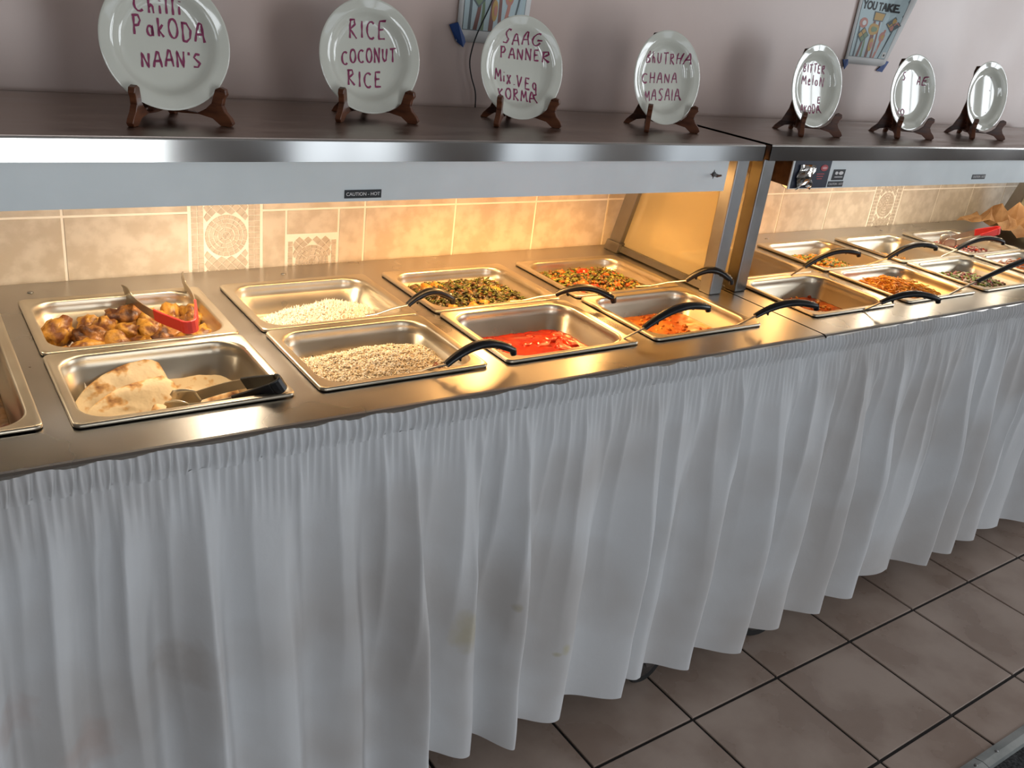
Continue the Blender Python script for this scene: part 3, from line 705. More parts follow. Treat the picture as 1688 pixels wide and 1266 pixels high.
# 1b: pakora heap on a paper sheet
def sheet(name, cx, cy, hx, hy, z, mat_, rz=0, curl=.01, seed=1, n=12):
    v = []
    for j in range(n+1):
        for i in range(n+1):
            u, q = 2*i/n-1, 2*j/n-1
            v.append((u*hx, q*hy, curl*(max(0, abs(u)-.75)*4)**2+curl*(max(0, abs(q)-.75)*4)**2+.0015*nz(u, q, 2, seed)))
    k = n+1
    o = mesh_obj(name, v, [(j*k+i, j*k+i+1, (j+1)*k+i+1, (j+1)*k+i) for j in range(n) for i in range(n)], mat_, smooth=True, loc=(cx, cy, z)); o.rotation_euler = (0, 0, rz)
    md = o.modifiers.new('thick', 'SOLIDIFY'); md.thickness = .0004
    return o
px, py = PANS['1b'][:2]
tag(sheet('paper_liner', px-.02, py+.004, .092, .072, H-.058, M['paper'], .06, .016), 'white paper sheet under the pakora', 'paper')
pk = [(.050, .525, .035, .034, .024, .030, 1.1), (.085, .470, .022, .030, .020, .018, .4), (.105, .500, .030, .031, .022, .022, -.5), (.135, .545, .028, .032, .022, .024, .9),
      (.140, .480, .024, .030, .022, .02, 2.2), (.165, .500, .034, .028, .022, .02, 1.3), (.175, .565, .036, .038, .026, .028, .3), (.185, .455, .022, .032, .020, .018, .1),
      (.200, .500, .032, .032, .024, .022, 2.0), (.215, .545, .032, .034, .024, .024, 1.0), (.225, .470, .026, .032, .022, .02, .6), (.235, .515, .030, .030, .024, .022, 2.6),
      (.255, .560, .032, .034, .024, .024, 1.7), (.265, .455, .022, .030, .021, .02, .9), (.270, .510, .028, .028, .024, .022, .2), (.292, .545, .030, .020, .032, .03, .3),
      (.288, .470, .022, .026, .022, .018, 1.2), (.250, .425, .020, .028, .020, .016, .5), (.190, .420, .020, .030, .02, .016, 2.9), (.130, .425, .020, .030, .02, .016, .2),
      (.080, .430, .02, .028, .02, .016, .8), (.115, .580, .022, .028, .02, .02, .4), (.215, .595, .022, .028, .018, .02, 2.4), (.290, .425, .02, .024, .02, .016, 1.2), (.050, .450, .02, .026, .02, .018, .3)]
for i, (x, y, dz, sx, sy, sz, r) in enumerate(pk):
    o = lump('pakora', i+11, (sx, sy, sz), (x, y, H-.062+dz), M['pakora_dark'] if i % 4 == 2 else M['pakora'], (random.uniform(-.4, .4), random.uniform(-.4, .4), r), .5, 1.9, ICO3)
    if i == 0: tag(o, 'large golden pakora at the left end of the heap, on bare paper', 'pakora', 'pakora heaped in the back left pan')
    else: tag(o, 'golden brown fried pakora in the heap beside the red tongs', 'pakora', 'pakora heaped in the back left pan')
# 0: dark roast pieces; brown gravy surface added to stand in for shade
s_ = surf('0', 'shade_fill', M['browngravy'], lambda u, v: -.060+.003*nz(u, v, 6, 2)); tag(s_, 'added brown gravy surface standing in for shade in the left edge pan', 'curry', kind='stuff')
for i, (x, y, r) in enumerate([(-.085, .205, .4), (-.105, .245, 1.2), (-.09, .165, .1), (-.13, .20, 2.0), (-.15, .25, .7), (-.17, .18, 1.5), (-.21, .22, .2), (-.10, .30, 1.0), (-.14, .32, .3)]):
    tag(lump('roast_piece', i+71, (.034, .018, .014), (x, y, H-.050+.005*(i % 3)), M['chicken'], (.2, .1, r), .45, 1.7, ICO3), 'dark red roast piece in the pan at the left edge', 'chicken piece', 'roast pieces at the left edge')

# 1f: paper, naan pieces
px, py = PANS['1f'][:2]
tag(sheet('paper_liner', px-.055, py+.015, .062, .075, H-.094, M['paper'], -.12, .03, 4), 'white paper sheet under the naan, showing at the pan corner', 'paper')
def naan(outline, loc, rot, label, seed, th=.007):
    n = len(outline); rings = 9; cx = sum(p[0] for p in outline)/n; cy = sum(p[1] for p in outline)/n
    top = [(cx, cy, th*1.2)]; ed = [0.]; f = []
    def bump(x, y): return .005*noise.noise(Vector((x*22, y*22, seed)))+.002*noise.noise(Vector((x*55, y*55, seed+3)))
    for k in range(1, rings+1):
        s = k/rings
        for x, y in outline:
            X, Y = cx+(x-cx)*s, cy+(y-cy)*s
            top.append((X, Y, th*(1-.85*s**8)+bump(X, Y))); ed.append(s**5)
    m_ = len(top); bot = [(x, y, bump(x, y)-.0005) for x, y, z in top]
    f += [(0, 1+i, 1+(i+1) % n) for i in range(n)]
    for k in range(rings-1):
        for i in range(n): a = 1+k*n+i; b_ = 1+k*n+(i+1) % n; f.append((a, a+n, b_+n, b_))
    f += [tuple(m_+i for i in q[::-1]) for q in f]
    for i in range(n): a = 1+(rings-1)*n+i; b_ = 1+(rings-1)*n+(i+1) % n; f.append((a, a+m_, b_+m_, b_))
    o = mesh_obj('naan', top+bot, f, M['naan'], smooth=True, loc=loc); o.rotation_euler = rot
    at = o.data.attributes.new('edge', 'FLOAT', 'POINT'); at.data.foreach_set('value', ed+ed)
    return tag(o, label, 'naan', 'naan pieces in the front left pan')
def arc(cx, cy, rx, ry, a0, a1, n): return [(cx+rx*math.cos(a0+(a1-a0)*i/(n-1)), cy+ry*math.sin(a0+(a1-a0)*i/(n-1))) for i in range(n)]
half = arc(0, 0, .135, .085, PI, PI/2, 14)+[(.015, .086), (.03, .07), (.032, .04), (.03, .01), (.028, -.012), (.0, -.016), (-.04, -.014), (-.08, -.012), (-.12, -.008)]
quart = arc(0, 0, .12, .09, 2.9, .35, 16)+[(.08, .0), (.04, -.03), (.0, -.035), (-.05, -.03), (-.09, -.01)]
bz = H-.10
naan(half, (.165, .232, bz+.022), (.55, -.05, .05), 'folded naan in front, its charred curved edge to the left', 2, .006)
naan(half, (.158, .272, bz+.036), (.62, -.12, .12), 'naan leaning up behind the front one, tallest in the pan', 5, .006)
naan(quart, (.240, .285, bz+.030), (.28, .05, -.1), 'rounded naan at the back right, above the tongs', 8, .006)
naan([(x*.6, y*.75) for x, y in quart], (.205, .225, bz+.018), (.3, .15, .3), 'small torn naan half under the tongs', 12, .006)

# 2b: white rice, mound to the right; 2f: coconut rice
def rz1(u, v): return -.036+.028*math.exp(-((u-.25)**2/.30+(v-.0)**2/.5))*1.0-.012*max(0, -u-.35)+.010*math.exp(-((u+.45)**2/.08+(v-.05)**2/.4))+.003*nz(u, v, 5, 1)-.05*max(0, v-.25)-.03*max(0, abs(u)-.75)
def pile(key, name, label, cat_, zf, basem, grains, seed):
    b = surf(key, name, basem, zf); g_ = grain_cloud(key, 'grains', zf, grains, seed=seed); under(g_, b); tag(g_, kind='stuff')
    return tag(b, label, cat_, kind='stuff')
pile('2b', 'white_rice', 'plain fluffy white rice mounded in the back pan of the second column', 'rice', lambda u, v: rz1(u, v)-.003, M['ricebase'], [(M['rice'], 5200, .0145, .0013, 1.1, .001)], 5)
def rz2(u, v): return -.030+.020*math.exp(-((u-.2)**2/.55+(v-.1)**2/.6))+.004*nz(u, v, 6, 4)+.002*nz(u, v, 17, 8)-.03*max(0, abs(u)-.85)-.03*max(0, v-.45)
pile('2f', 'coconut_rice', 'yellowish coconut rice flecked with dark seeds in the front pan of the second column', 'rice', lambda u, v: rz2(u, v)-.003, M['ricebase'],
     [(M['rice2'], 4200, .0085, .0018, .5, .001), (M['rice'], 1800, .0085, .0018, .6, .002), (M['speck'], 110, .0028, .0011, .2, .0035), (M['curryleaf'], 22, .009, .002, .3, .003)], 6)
cx, cy = PANS['2f'][:2]
for i, (dx, dy, r) in enumerate([(.085, -.075, .5), (.092, -.068, 1.4)]):
    mb = MB(); mb.tube([(-.016, 0, 0), (-.008, .003, .002), (0, .004, .003), (.01, .001, .002), (.018, -.004, 0)], [.001, .0035, .004, .003, .0008], 8)
    o = mb.build('dried_chilli', M['chilli'], smooth=True, loc=(cx+dx, cy+dy, H-.014)); o.rotation_euler = (.2, .1, r); tag(o, ('dark red dried chilli on the coconut rice by the spoon', 'second dried chilli, lying across the first on the coconut rice')[i], 'chilli', 'dried chillies on coconut rice')

# 3b saag, 4b mixed vegetables
def za(u, v): return -.024+.006*nz(u, v, 4, 9)+.010*math.exp(-(u*u/.5+v*v/.4))-.05*max(0, -u-.78)-.05*max(0, u-.80)
s = surf('3b', 'saag', M['browngravy'], za); b_ = mixed_bits('3b', 'leafy_bits', za, [(M['green'], 520, (.0085, .005, .003), .004, .5), (M['browngravy'], 120, (.009, .007, .005), .003, .5), (M['green2'], 90, (.008, .003, .0015), .006, .4)], 3)
under(b_, s); tag(b_, kind='stuff'); tag(s, 'dark green leafy saag in the back pan of the third column', 'curry', kind='stuff')
g_ = grain_cloud('3b', 'sliced_stems', za, [(M['green2'], 260, .012, .0016, .3, .007), (M['onion'], 60, .010, .001, .3, .008)], seed=9, um=.85); under(g_, s); tag(g_, kind='stuff')
cx, cy = PANS['3b'][:2]
for i, (dx, dy, sz) in enumerate([(-.078, .06, .017), (-.05, .066, .018), (-.035, -.078, .017), (.002, -.060, .014), (-.085, -.07, .014), (.075, .010, .016), (-.005, -.08, .012), (-.10, .03, .014)]):
    tag(lump('potato_chunk', i+31, (sz*.9, sz*.8, sz*.7), (cx+dx, cy+dy, H-.016), M['potato'], None, .5, 1.7, ICO2, .6), 'yellow-orange chunk among the dark saag', 'potato', 'chunks in the saag')
def zb_(u, v): return -.022+.005*nz(u, v, 4, 19)+.010*math.exp(-((u+.05)**2/.5+v*v/.4))-.05*max(0, -u-.78)-.06*max(0, u-.74)
s = surf('4b', 'mixed_vegetables', M['browngravy'], zb_); b_ = mixed_bits('4b', 'vegetable_bits', zb_, [(M['green2'], 330, (.008, .0045, .002), .006, .5), (M['browngravy'], 200, (.008, .006, .005), .004, .4), (M['soup'], 60, (.007, .006, .005), .004, .4), (M['green'], 260, (.008, .005, .003), .005, .4), (M['potato'], 60, (.006, .005, .004), .005, .3)], 13)
under(b_, s); tag(b_, kind='stuff'); tag(s, 'mixed vegetables with fresh herbs in the back pan of the fourth column', 'curry', kind='stuff')
cx, cy = PANS['4b'][:2]
for i, (dx, dy, sz) in enumerate([(.002, .055, .022), (-.05, .078, .014), (-.058, -.02, .021), (-.04, -.045, .018), (.03, -.045, .016), (.055, .03, .013), (-.085, -.055, .014), (-.005, -.07, .013)]):
    tag(lump('tomato_chunk', i+51, (sz*.9, sz*.75, sz*.7), (cx+dx, cy+dy, H-.013), M['tomato'] if i % 3 else M['redchunk'], None, .45, 1.6, ICO2, .6), 'largest orange-red tomato chunk, at the back of the mixed vegetables' if i == 0 else 'orange-red tomato chunk on the mixed vegetables', 'tomato', 'tomato chunks on mixed vegetables')

# 3f red curry with coated chunks; 4f orange gravy; 5f soup
def zr(u, v): return -.050+.0015*nz(u, v, 8, 3)
s = surf('3f', 'red_curry', M['redsauce'], zr); tag(s, 'bright red curry gravy in the front pan of the third column', 'curry', kind='stuff')
cx, cy, hx, hy, _ = fill_half('3f', -.05); rr = random.Random(21)
for i in range(26):
    u, v_ = rr.uniform(-.85, .85), rr.uniform(-.85, .85); sz = rr.uniform(.013, .021)
    tag(lump('paneer_chunk', i+101, (sz*1.05, sz*.85, sz*.5), (cx+u*hx, cy+v_*hy, H-.0525), M['redchunk'], (rr.uniform(-.25, .25), rr.uniform(-.25, .25), rr.uniform(0, 6)), .3, 1.8, ICO2, .85), 'red-coated chunk half sunk in the red curry', 'paneer', 'chunks in the red curry')
s = surf('4f', 'orange_gravy', M['orangesauce'], lambda u, v: -.046+.0012*nz(u, v, 9, 5)); tag(s, 'smooth orange gravy in the front pan beside the worktop seam', 'curry', kind='stuff')
b_ = mixed_bits('4f', 'gravy_lumps', lambda u, v: -.048, [(M['orangesauce'], 70, (.008, .006, .004), .001, .4), (M['potato'], 20, (.006, .005, .004), .001, .3)], 23); under(b_, s); tag(b_, kind='stuff')
s = surf('5f', 'red_brown_soup', M['soup'], lambda u, v: -.052+.001*nz(u, v, 8, 6)); tag(s, 'red-brown chickpea soup in the deep pan right of the seam', 'soup', kind='stuff')
b_ = mixed_bits('5f', 'soup_lumps', lambda u, v: -.053, [(M['potato'], 70, (.006, .006, .005), .001, .2), (M['soup'], 50, (.008, .006, .005), .001, .3)], 25); under(b_, s); tag(b_, kind='stuff')
s = surf('5b', 'brown_gravy_rest', M['browngravy'], lambda u, v: -.085+.002*nz(u, v, 6, 7)); tag(s, 'thin rest of brown gravy in the pan behind the posts', 'curry', kind='stuff')
# 6b vegetables, 6f orange shreds, 7b yellow curry, 7f salad, 8b onion relish, 8f carrot
def z6(u, v): return -.042+.022*math.exp(-((u+.1)**2/.35+(v)**2/.5))+.004*nz(u, v, 5, 8)
s = surf('6b', 'vegetable_fry', M['yellowdal'], z6); b_ = mixed_bits('6b', 'vegetable_bits', z6, [(M['potato'], 260, (.009, .006, .005), .004, .5), (M['salad'], 150, (.009, .005, .003), .006, .5), (M['green'], 80, (.008, .005, .003), .006, .5)], 33)
under(b_, s); tag(b_, kind='stuff'); tag(s, 'yellow and green vegetable fry in the back pan of the right cart', 'curry', kind='stuff')
def z6f(u, v): return -.038+.040*math.exp(-((u+.05)**2/.4+(v-.05)**2/.45))+.004*nz(u, v, 5, 12)-.03*max(0, abs(u)-.85)
def shreds(key, name, zf, mats, cnt, ln, rad, seed):
    rr = random.Random(seed); mb = MB()
    for k, (u, v_, x, y) in enumerate(rough_pts(key, cnt, rr, .9)):
        a = rr.uniform(0, 6.3); c = rr.uniform(-1.6, 1.6); l = ln*rr.uniform(.6, 1.2); pts = []; z0 = zf(u, v_)+rr.uniform(.0, .006); el = rr.uniform(-.25, .35)
        px_, py_, pz = x, y, z0
        for i in range(5):
            pts.append((px_, py_, pz)); a += c/4; px_ += l/4*math.cos(a); py_ += l/4*math.sin(a); pz += l/4*math.sin(el)*(1 if i < 2 else -1.2)
        cx_, cy_, hx_, hy_, r_ = fill_half(key, -.04)
        pts = [(min(max(p[0], -hx_*.95), hx_*.95), min(max(p[1], -hy_*.95), hy_*.95), p[2]) for p in pts]
        mb.tube(pts, rad*rr.uniform(.8, 1.2), 4, mi=0 if rr.random() < .75 else 1)
    return mb.build(name, mats=mats, smooth=True, loc=(PANS[key][0], PANS[key][1], H+.001))
s = surf('6f', 'orange_shreds', M['noodle2'], lambda u, v: z6f(u, v)-.003); b_ = shreds('6f', 'shreds', z6f, [M['noodle'], M['noodle2']], 900, .045, .0016, 41); under(b_, s); tag(b_, kind='stuff')
tag(s, 'heap of bright orange shredded stir-fry in the front pan of the right cart', 'noodles', kind='stuff')
def z7(u, v): return -.060+.03*math.exp(-((u+.3)**2/.3+(v-.5)**2/.3))+.004*nz(u, v, 5, 15)
s = surf('7b', 'yellow_curry', M['yellowdal'], z7); b_ = mixed_bits('7b', 'curry_bits', z7, [(M['potato'], 130, (.009, .007, .005), .002, .5), (M['yellowdal'], 80, (.009, .007, .005), .002, .4)], 43); under(b_, s); tag(b_, kind='stuff')
tag(s, 'yellow curry scraped to one side of its half-empty pan', 'curry', kind='stuff')
def z7f(u, v): return -.038+.022*math.exp(-((u-.05)**2/.4+(v+.1)**2/.4))+.004*nz(u, v, 5, 16)
s = surf('7f', 'chopped_salad', M['salad'], z7f); b_ = mixed_bits('7f', 'salad_bits', z7f, [(M['salad'], 200, (.009, .006, .003), .005, .6), (M['onion'], 130, (.008, .004, .002), .006, .4), (M['purple'], 120, (.008, .006, .004), .005, .5), (M['green'], 70, (.008, .006, .003), .005, .5)], 47); under(b_, s); tag(b_, kind='stuff')
tag(s, 'chopped green salad with red onion on the right cart', 'salad', kind='stuff')
def z8(u, v): return -.034+.012*math.exp(-((u)**2/.4+(v)**2/.4))+.004*nz(u, v, 5, 17)
s = surf('8b', 'onion_relish', M['purple'], z8); b_ = mixed_bits('8b', 'relish_bits', z8, [(M['purple'], 220, (.010, .006, .004), .004, .5), (M['onion'], 90, (.009, .005, .003), .006, .4), (M['redchunk'], 60, (.008, .006, .004), .004, .4)], 53); under(b_, s); tag(b_, kind='stuff')
tag(s, 'red onion relish in the farthest back pan', 'relish', kind='stuff')
s = surf('8f', 'grated_carrot', M['carrot'], lambda u, v: -.022+.004*nz(u, v, 6, 18)); b_ = shreds('8f', 'shreds', lambda u, v: -.020, [M['carrot'], M['onion']], 260, .04, .002, 59); under(b_, s); tag(b_, kind='stuff')
tag(s, 'pale orange carrot salad in the farthest front pan', 'salad', kind='stuff')

# ------------------------------------------------------------------ serving spoons
def spoon(label, bowl, h0, h1, arch, ladle=False, straight=False):
    h0, h1, bowl = Vector(h0), Vector(h1), Vector(bowl)
    t = empty('serving_spoon', bowl); tag(t, label, 'spoon', 'serving spoons resting in the pans')
    L_ = -Vector(bowl)
    def fin(o): o.data.transform(Matrix.Translation(L_)); return o
    n = 16; pts = []; rad = []
    for i in range(n+1):
        s = i/n
        p = h0.lerp(h1, s); z = arch*(math.sin(PI*min(1, s*1.02))**.9 if not straight else .15*math.sin(PI*s))
        p.z += z; pts.append(p)
        rad.append(.0078+.0034*math.sin(PI*s)+(.0012 if .8 < s < .97 else 0) if not straight else .0075+.004*s)
    mb = MB(); mb.tube(pts, rad, 12, flat=.72 if not straight else .6)
    if not straight:                                    # finger spur under the front of the handle, ribs along the grip
        q = pts[3]; dr = (pts[4]-pts[2]).normalized(); dn = Vector((0, 0, -1))
        mb.tube([q, q+dn*.008+dr*.001, q+dn*.015+dr*.004], [.0052, .0042, .0018], 8)
        for i in (6, 8, 10, 12): q = pts[i]; mb.tube([q+Vector((0, 0, -.004)), q+Vector((0, 0, -.0085))], [.005, .003], 8)
        e = pts[-1]; mb.tube([e, e+(pts[-1]-pts[-3]).normalized()*.004+Vector((0, 0, -.009))], [.0075, .006], 10)
    fin(autosmooth(mb.build('handle', M['black'], t), 1.0))
    e = pts[-2]; s = MB(); s.lathe([(.0042, .006), (.0042, .0078), (.002, .0085)], 12, c=tuple(e)); fin(s.build('rivet', M['pan'], t))
    # steel shaft into the food
    mid = h0.lerp(bowl, .45); mid.z = max(mid.z, h0.z-.02)
    p0 = h0+(h0-pts[2])*.0
    mb = MB(); mb.tube([p0+(pts[1]-p0)*.6, p0, h0.lerp(bowl, .35)+Vector((0, 0, .002)), h0.lerp(bowl, .7), bowl+Vector((0, 0, .004))], [.0042, .0042, .0042, .0045, .006], 10, flat=.5 if not straight else .35)
    fin(autosmooth(mb.build('shaft', M['pan'], t), 1.0))
    # bowl
    d = (bowl-h0); d.z = 0; d.normalize(); a = Vector((-d.y, d.x, 0)); v = []; k = 18; rg = 6
    for r in range(rg+1):
        for i in range(k):
            an = 2*PI*i/k; q = r/rg
            v.append(bowl+d*(.028+.034*q*math.cos(an))+a*(.024*q*math.sin(an))+Vector((0, 0, -.012*(1-q*q))))
    f = [(r*k+i, r*k+(i+1) % k, (r+1)*k+(i+1) % k, (r+1)*k+i) for r in range(rg) for i in range(k)]
    o = fin(mesh_obj('bowl', v, f, M['pan'], t, smooth=True)); md = o.modifiers.new('thick', 'SOLIDIFY'); md.thickness = .001
    return t
spoon('spoon in the plain white rice, black handle arching over the saag pan', (.615, .455, .842), (.679, .391, .886), (.781, .388, .892), .022)
spoon('spoon in the coconut rice, black handle over its front right corner', (.535, .150, .848), (.596, .091, .890), (.737, .094, .900), .024)
spoon('spoon in the saag, black handle lying between the third and fourth columns', (.955, .430, .850), (1.033, .360, .888), (1.137, .287, .896), .020)
spoon('spoon in the red curry, black handle rising over the orange gravy', (.985, .165, .822), (1.059, .096, .905), (1.222, .087, .938), .020)
spoon('spoon in the mixed vegetables, black handle in front of the steel post', (1.34, .43, .855), (1.395, .322, .905), (1.482, .262, .920), .026)
spoon('spoon in the orange gravy, black handle crossing the worktop seam', (1.32, .155, .822), (1.390, .094, .898), (1.541, .054, .922), .018)
spoon('spoon in the red-brown soup, black handle in front of the orange shreds', (1.74, .14, .815), (1.824, .072, .897), (1.971, .014, .913), .018)
spoon('spoon in the nearly empty pan, black handle over the vegetable fry', (1.77, .40, .80), (1.847, .333, .905), (1.996, .283, .950), .022)
spoon('spoon in the vegetable fry, black handle over the yellow curry', (2.14, .42, .835), (2.22, .333, .905), (2.36, .279, .948), .022)
spoon('spoon in the yellow curry, black handle with bright end near the red-handled tongs', (2.53, .43, .81), (2.614, .350, .905), (2.763, .291, .940), .022)
spoon('long straight spoon with thick black handle sticking out of the orange shreds', (2.13, .115, .850), (2.26, .079, .915), (2.448, .047, .980), .02, straight=True)

# ------------------------------------------------------------------ tongs
def tongs(name, label, piv, tips, hmat, hfrac, width=.011, loop=.016):
    t = empty(name, piv); tag(t, label, 'tongs'); piv = Vector(piv); fin = lambda o: (o.data.transform(Matrix.Translation(-piv)), o)[1]
    tips = [Vector(q) for q in tips]; mid = (tips[0]+tips[1])/2; ax = (mid-piv).normalized()
    side = (tips[1]-tips[0]).normalized(); nrm = ax.cross(side).normalized()
    if nrm.z < 0: nrm = -nrm
    def strip(pts, wd, th, mb):
        v = []; k = len(pts)
        for i, p in enumerate(pts):
            tg = (pts[min(i+1, k-1)]-pts[max(i-1, 0)]).normalized(); b_ = nrm.cross(tg).normalized()
            for a, c in ((-1, -1), (1, -1), (1, 1), (-1, 1)): v.append(p+nrm*a*wd[i]+b_*c*th)
        f = [(i*4+j, i*4+(j+1) % 4, (i+1)*4+(j+1) % 4, (i+1)*4+j) for i in range(k-1) for j in range(4)]+[(3, 2, 1, 0), (k*4-4, k*4-3, k*4-2, k*4-1)]
        mb.add(v, f)
    bend = [piv-ax*loop*.0+side*loop*s_*.0 for s_ in (0,)]
    for k, tp in enumerate(tips):
        sg = -1 if k == 0 else 1
        st = piv+side*sg*loop*.8+ax*loop
        pts = [st.lerp(tp, s/10) for s in range(11)]
        pts = [p+side*sg*.010*math.sin(PI*i/10) for i, p in enumerate(pts)]
        nh = int(10*hfrac)
        mb = MB(); strip(pts[:nh+1], [width]*(nh+1), .0022, mb); fin(bevel(mb.build('grip', hmat, t), .0012))
        mb = MB(); strip(pts[nh-1:10], [width*.8]*(11-nh), .0008, mb); fin(mb.build('arm', M['pan'], t))
        # scalloped head
        mb = MB(); base = pts[9]; d = (pts[10]-pts[8]).normalized(); bb = nrm.cross(d).normalized(); v = []; rows = 7; cols = 9
        for r in range(rows):
            for c in range(cols):
                u = r/(rows-1); q = 2*c/(cols-1)-1
                wd = width*(.8+1.0*math.sin(min(u*1.5, 1)*PI/2)); ln = u*(.045-.008*q*q)+(.004*(c % 2) if r == rows-1 else 0)
                v.append(base+d*ln+nrm*q*wd-bb*sg*(.006*u*u*(1 if True else 0))+bb*sg*.004*(1-q*q)*u)
        f = [(r*cols+c, r*cols+c+1, (r+1)*cols+c+1, (r+1)*cols+c) for r in range(rows-1) for c in range(cols-1)]
        o = fin(mesh_obj('claw', v, f, M['pan'], t, smooth=True)); md = o.modifiers.new('thick', 'SOLIDIFY'); md.thickness = .0012
    pts = [piv+ax*loop+side*(-loop*.8)]+[piv+ax*(loop-loop*math.sin(a))-side*loop*.8*math.cos(a) for a in (.3, .7, 1.1, PI/2, PI-1.1, PI-.7, PI-.3)]+[piv+ax*loop+side*loop*.8]
    mb = MB(); strip(pts, [width*1.05]*len(pts), .0025, mb); fin(bevel(mb.build('spring_end', hmat, t), .0012))
    return t
tongs('tongs', 'open steel tongs with red grips lying on the pakora', (.243, .372, .893), [(.188, .590, .880), (.292, .600, .893)], M['red'], .48, .011)
tongs('tongs', 'tongs with black grips resting on the naan', (.306, .103, .893), [(.182, .205, .822), (.196, .222, .830)], M['black'], .42, .012, .013)
tongs('tongs', 'tongs with raspberry-red grips in the farthest back pan', (3.02, .44, .925), [(2.85, .50, .868), (2.87, .53, .872)], M['red'], .45, .012, .013)

# ------------------------------------------------------------------ crumpled brown paper at the far end
def crumple(name, label, cx, cy, z, hx, hy, hgt, mat_, seed, n=11):
    v = []
    for j in range(n+1):
        for i in range(n+1):
            u, q = 2*i/n-1, 2*j/n-1
            c = abs(noise.noise(Vector((u*2.2, q*2.2, seed))))+.5*abs(noise.noise(Vector((u*5, q*5, seed+4))))
            z_ = hgt*(.25+1.1*c)*(1-.5*(u*u+q*q)/2)
            v.append((u*hx+.02*noise.noise(Vector((q*3, u*3, seed))), q*hy+.02*noise.noise(Vector((u*3, q*3, seed+9))), max(z_, .001)))
    k = n+1
    o = mesh_obj(name, v, [(j*k+i, j*k+i+1, (j+1)*k+i+1, (j+1)*k+i) for j in range(n) for i in range(n)], mat_, loc=(cx, cy, z))
    md = o.modifiers.new('thick', 'SOLIDIFY'); md.thickness = .0006
    return tag(o, label, 'paper')
crumple('brown_paper', 'crumpled brown paper heaped at the far end of the right cart', 3.29, .50, H+.004, .16, .16, .10, M['kraft'], 3)

# ------------------------------------------------------------------ plates on wooden easels
PROF = [(.0005, .0006), (.058, .0006), (.066, .0016), (.0725, .0058), (.0775, .0115), (.082, .0148), (.088, .0162), (.099, .0178), (.1015, .0182), (.1025, .0176), (.1018, .0164), (.0985, .0152), (.086, .0132), (.079, .0095), (.074, .0035), (.069, -.0012), (.064, -.0035), (.060, -.0035), (.058, -.0022), (.0005, -.0022)]
def plate_z(r):
    pr_ = PROF[:10]
    for (r0, z0), (r1, z1) in zip(pr_, pr_[1:]):
        if r0 <= r <= r1: return z0+(z1-z0)*(r-r0)/(r1-r0)
    return .018
def sarc(cx, cy, rx, ry, a0, a1, n=10): return [(cx+rx*math.cos(math.radians(a0+(a1-a0)*i/(n-1))), cy+ry*math.sin(math.radians(a0+(a1-a0)*i/(n-1)))) for i in range(n)]
GL = {
 'A': [[(0, 0), (.15, .45), (.42, 1), (.6, .95), (.85, 0)], [(.1, .4), (.75, .42)]], 'B': [[(.1, 0), (.12, 1)], [(.12, 1), (.55, .95), (.6, .7), (.15, .52), (.7, .4), (.7, .1), (.1, 0)]],
 'C': [sarc(.5, .5, .45, .5, 50, 310)], 'D': [[(.1, 0), (.12, 1)], [(.0, .95), (.5, .95), (.85, .6), (.75, .2), (.4, 0), (.05, .02)]], 'E': [[(.7, 1), (.15, .98), (.1, .02), (.75, .05)], [(.1, .52), (.6, .55)]],
 'G': [sarc(.5, .5, .45, .5, 60, 330), [(.55, .45), (1.0, .42)]], 'H': [[(.1, 0), (.15, 1)], [(.75, 0), (.8, 1)], [(.12, .5), (.78, .52)]], 'I': [[(.3, 0), (.32, 1)]],
 'K': [[(.1, 0), (.12, 1)], [(.75, 1), (.15, .45), (.8, 0)]], 'L': [[(.1, 1), (.1, 0), (.7, 0)]], 'M': [[(0, 0), (.15, 1), (.45, .35), (.75, 1), (.9, 0)]], 'N': [[(.05, 0), (.1, 1), (.7, 0), (.8, 1)]],
 'O': [sarc(.45, .5, .4, .48, 100, 465, 16)], 'P': [[(.1, 0), (.15, 1)], [(.0, .95), (.55, 1), (.7, .75), (.5, .5), (.15, .45)]], 'R': [[(.1, 0), (.15, 1)], [(.0, .95), (.55, 1), (.65, .75), (.15, .48), (.8, 0)]],
 'S': [[(.8, .95), (.4, 1), (.15, .75), (.45, .52), (.75, .3), (.5, .02), (.05, .05)]], 'T': [[(.0, .95), (.9, 1)], [(.42, 1), (.4, 0)]], 'U': [[(.1, 1), (.1, .3), (.3, 0), (.6, .1), (.75, 1)]],
 'V': [[(.05, 1), (.35, 0), (.75, 1)]], 'X': [[(.05, 1), (.7, 0)], [(.75, 1), (.0, 0)]], "'": [[(.3, 1), (.3, .8)]], '.': [[(.3, .0), (.32, .06)]],
 'h': [[(.1, 1), (.1, 0)], [(.1, .35), (.35, .55), (.55, .4), (.6, 0)]], 'i': [[(.2, 0), (.2, .5)], [(.22, .75), (.24, .8)]], 'l': [[(.2, 0), (.22, 1)]],
 'a': [sarc(.35, .28, .3, .28, 40, 320)+[(.65, .6), (.65, 0)]], 'e': [[(.1, .3), (.6, .35), (.4, .6), (.1, .35), (.25, 0), (.65, .08)]], 'o': [sarc(.35, .3, .3, .3, 90, 450, 12)], 'k': [[(.1, 0), (.12, .9)], [(.6, .6), (.15, .3), (.65, 0)]],
 'x': [[(.05, .6), (.6, 0)], [(.65, .65), (.0, -.1)]], 'g': [sarc(.35, .4, .3, .25, 30, 330)+[(.65, .6), (.62, -.2), (.2, -.3)]], ' ': []}
NARROW = {'I': .55, 'i': .45, 'l': .45, "'": .4, '.': .4, 'h': .75, 'a': .8, 'e': .8, 'o': .8, 'k': .8, 'x': .8, 'g': .8, ' ': .8}
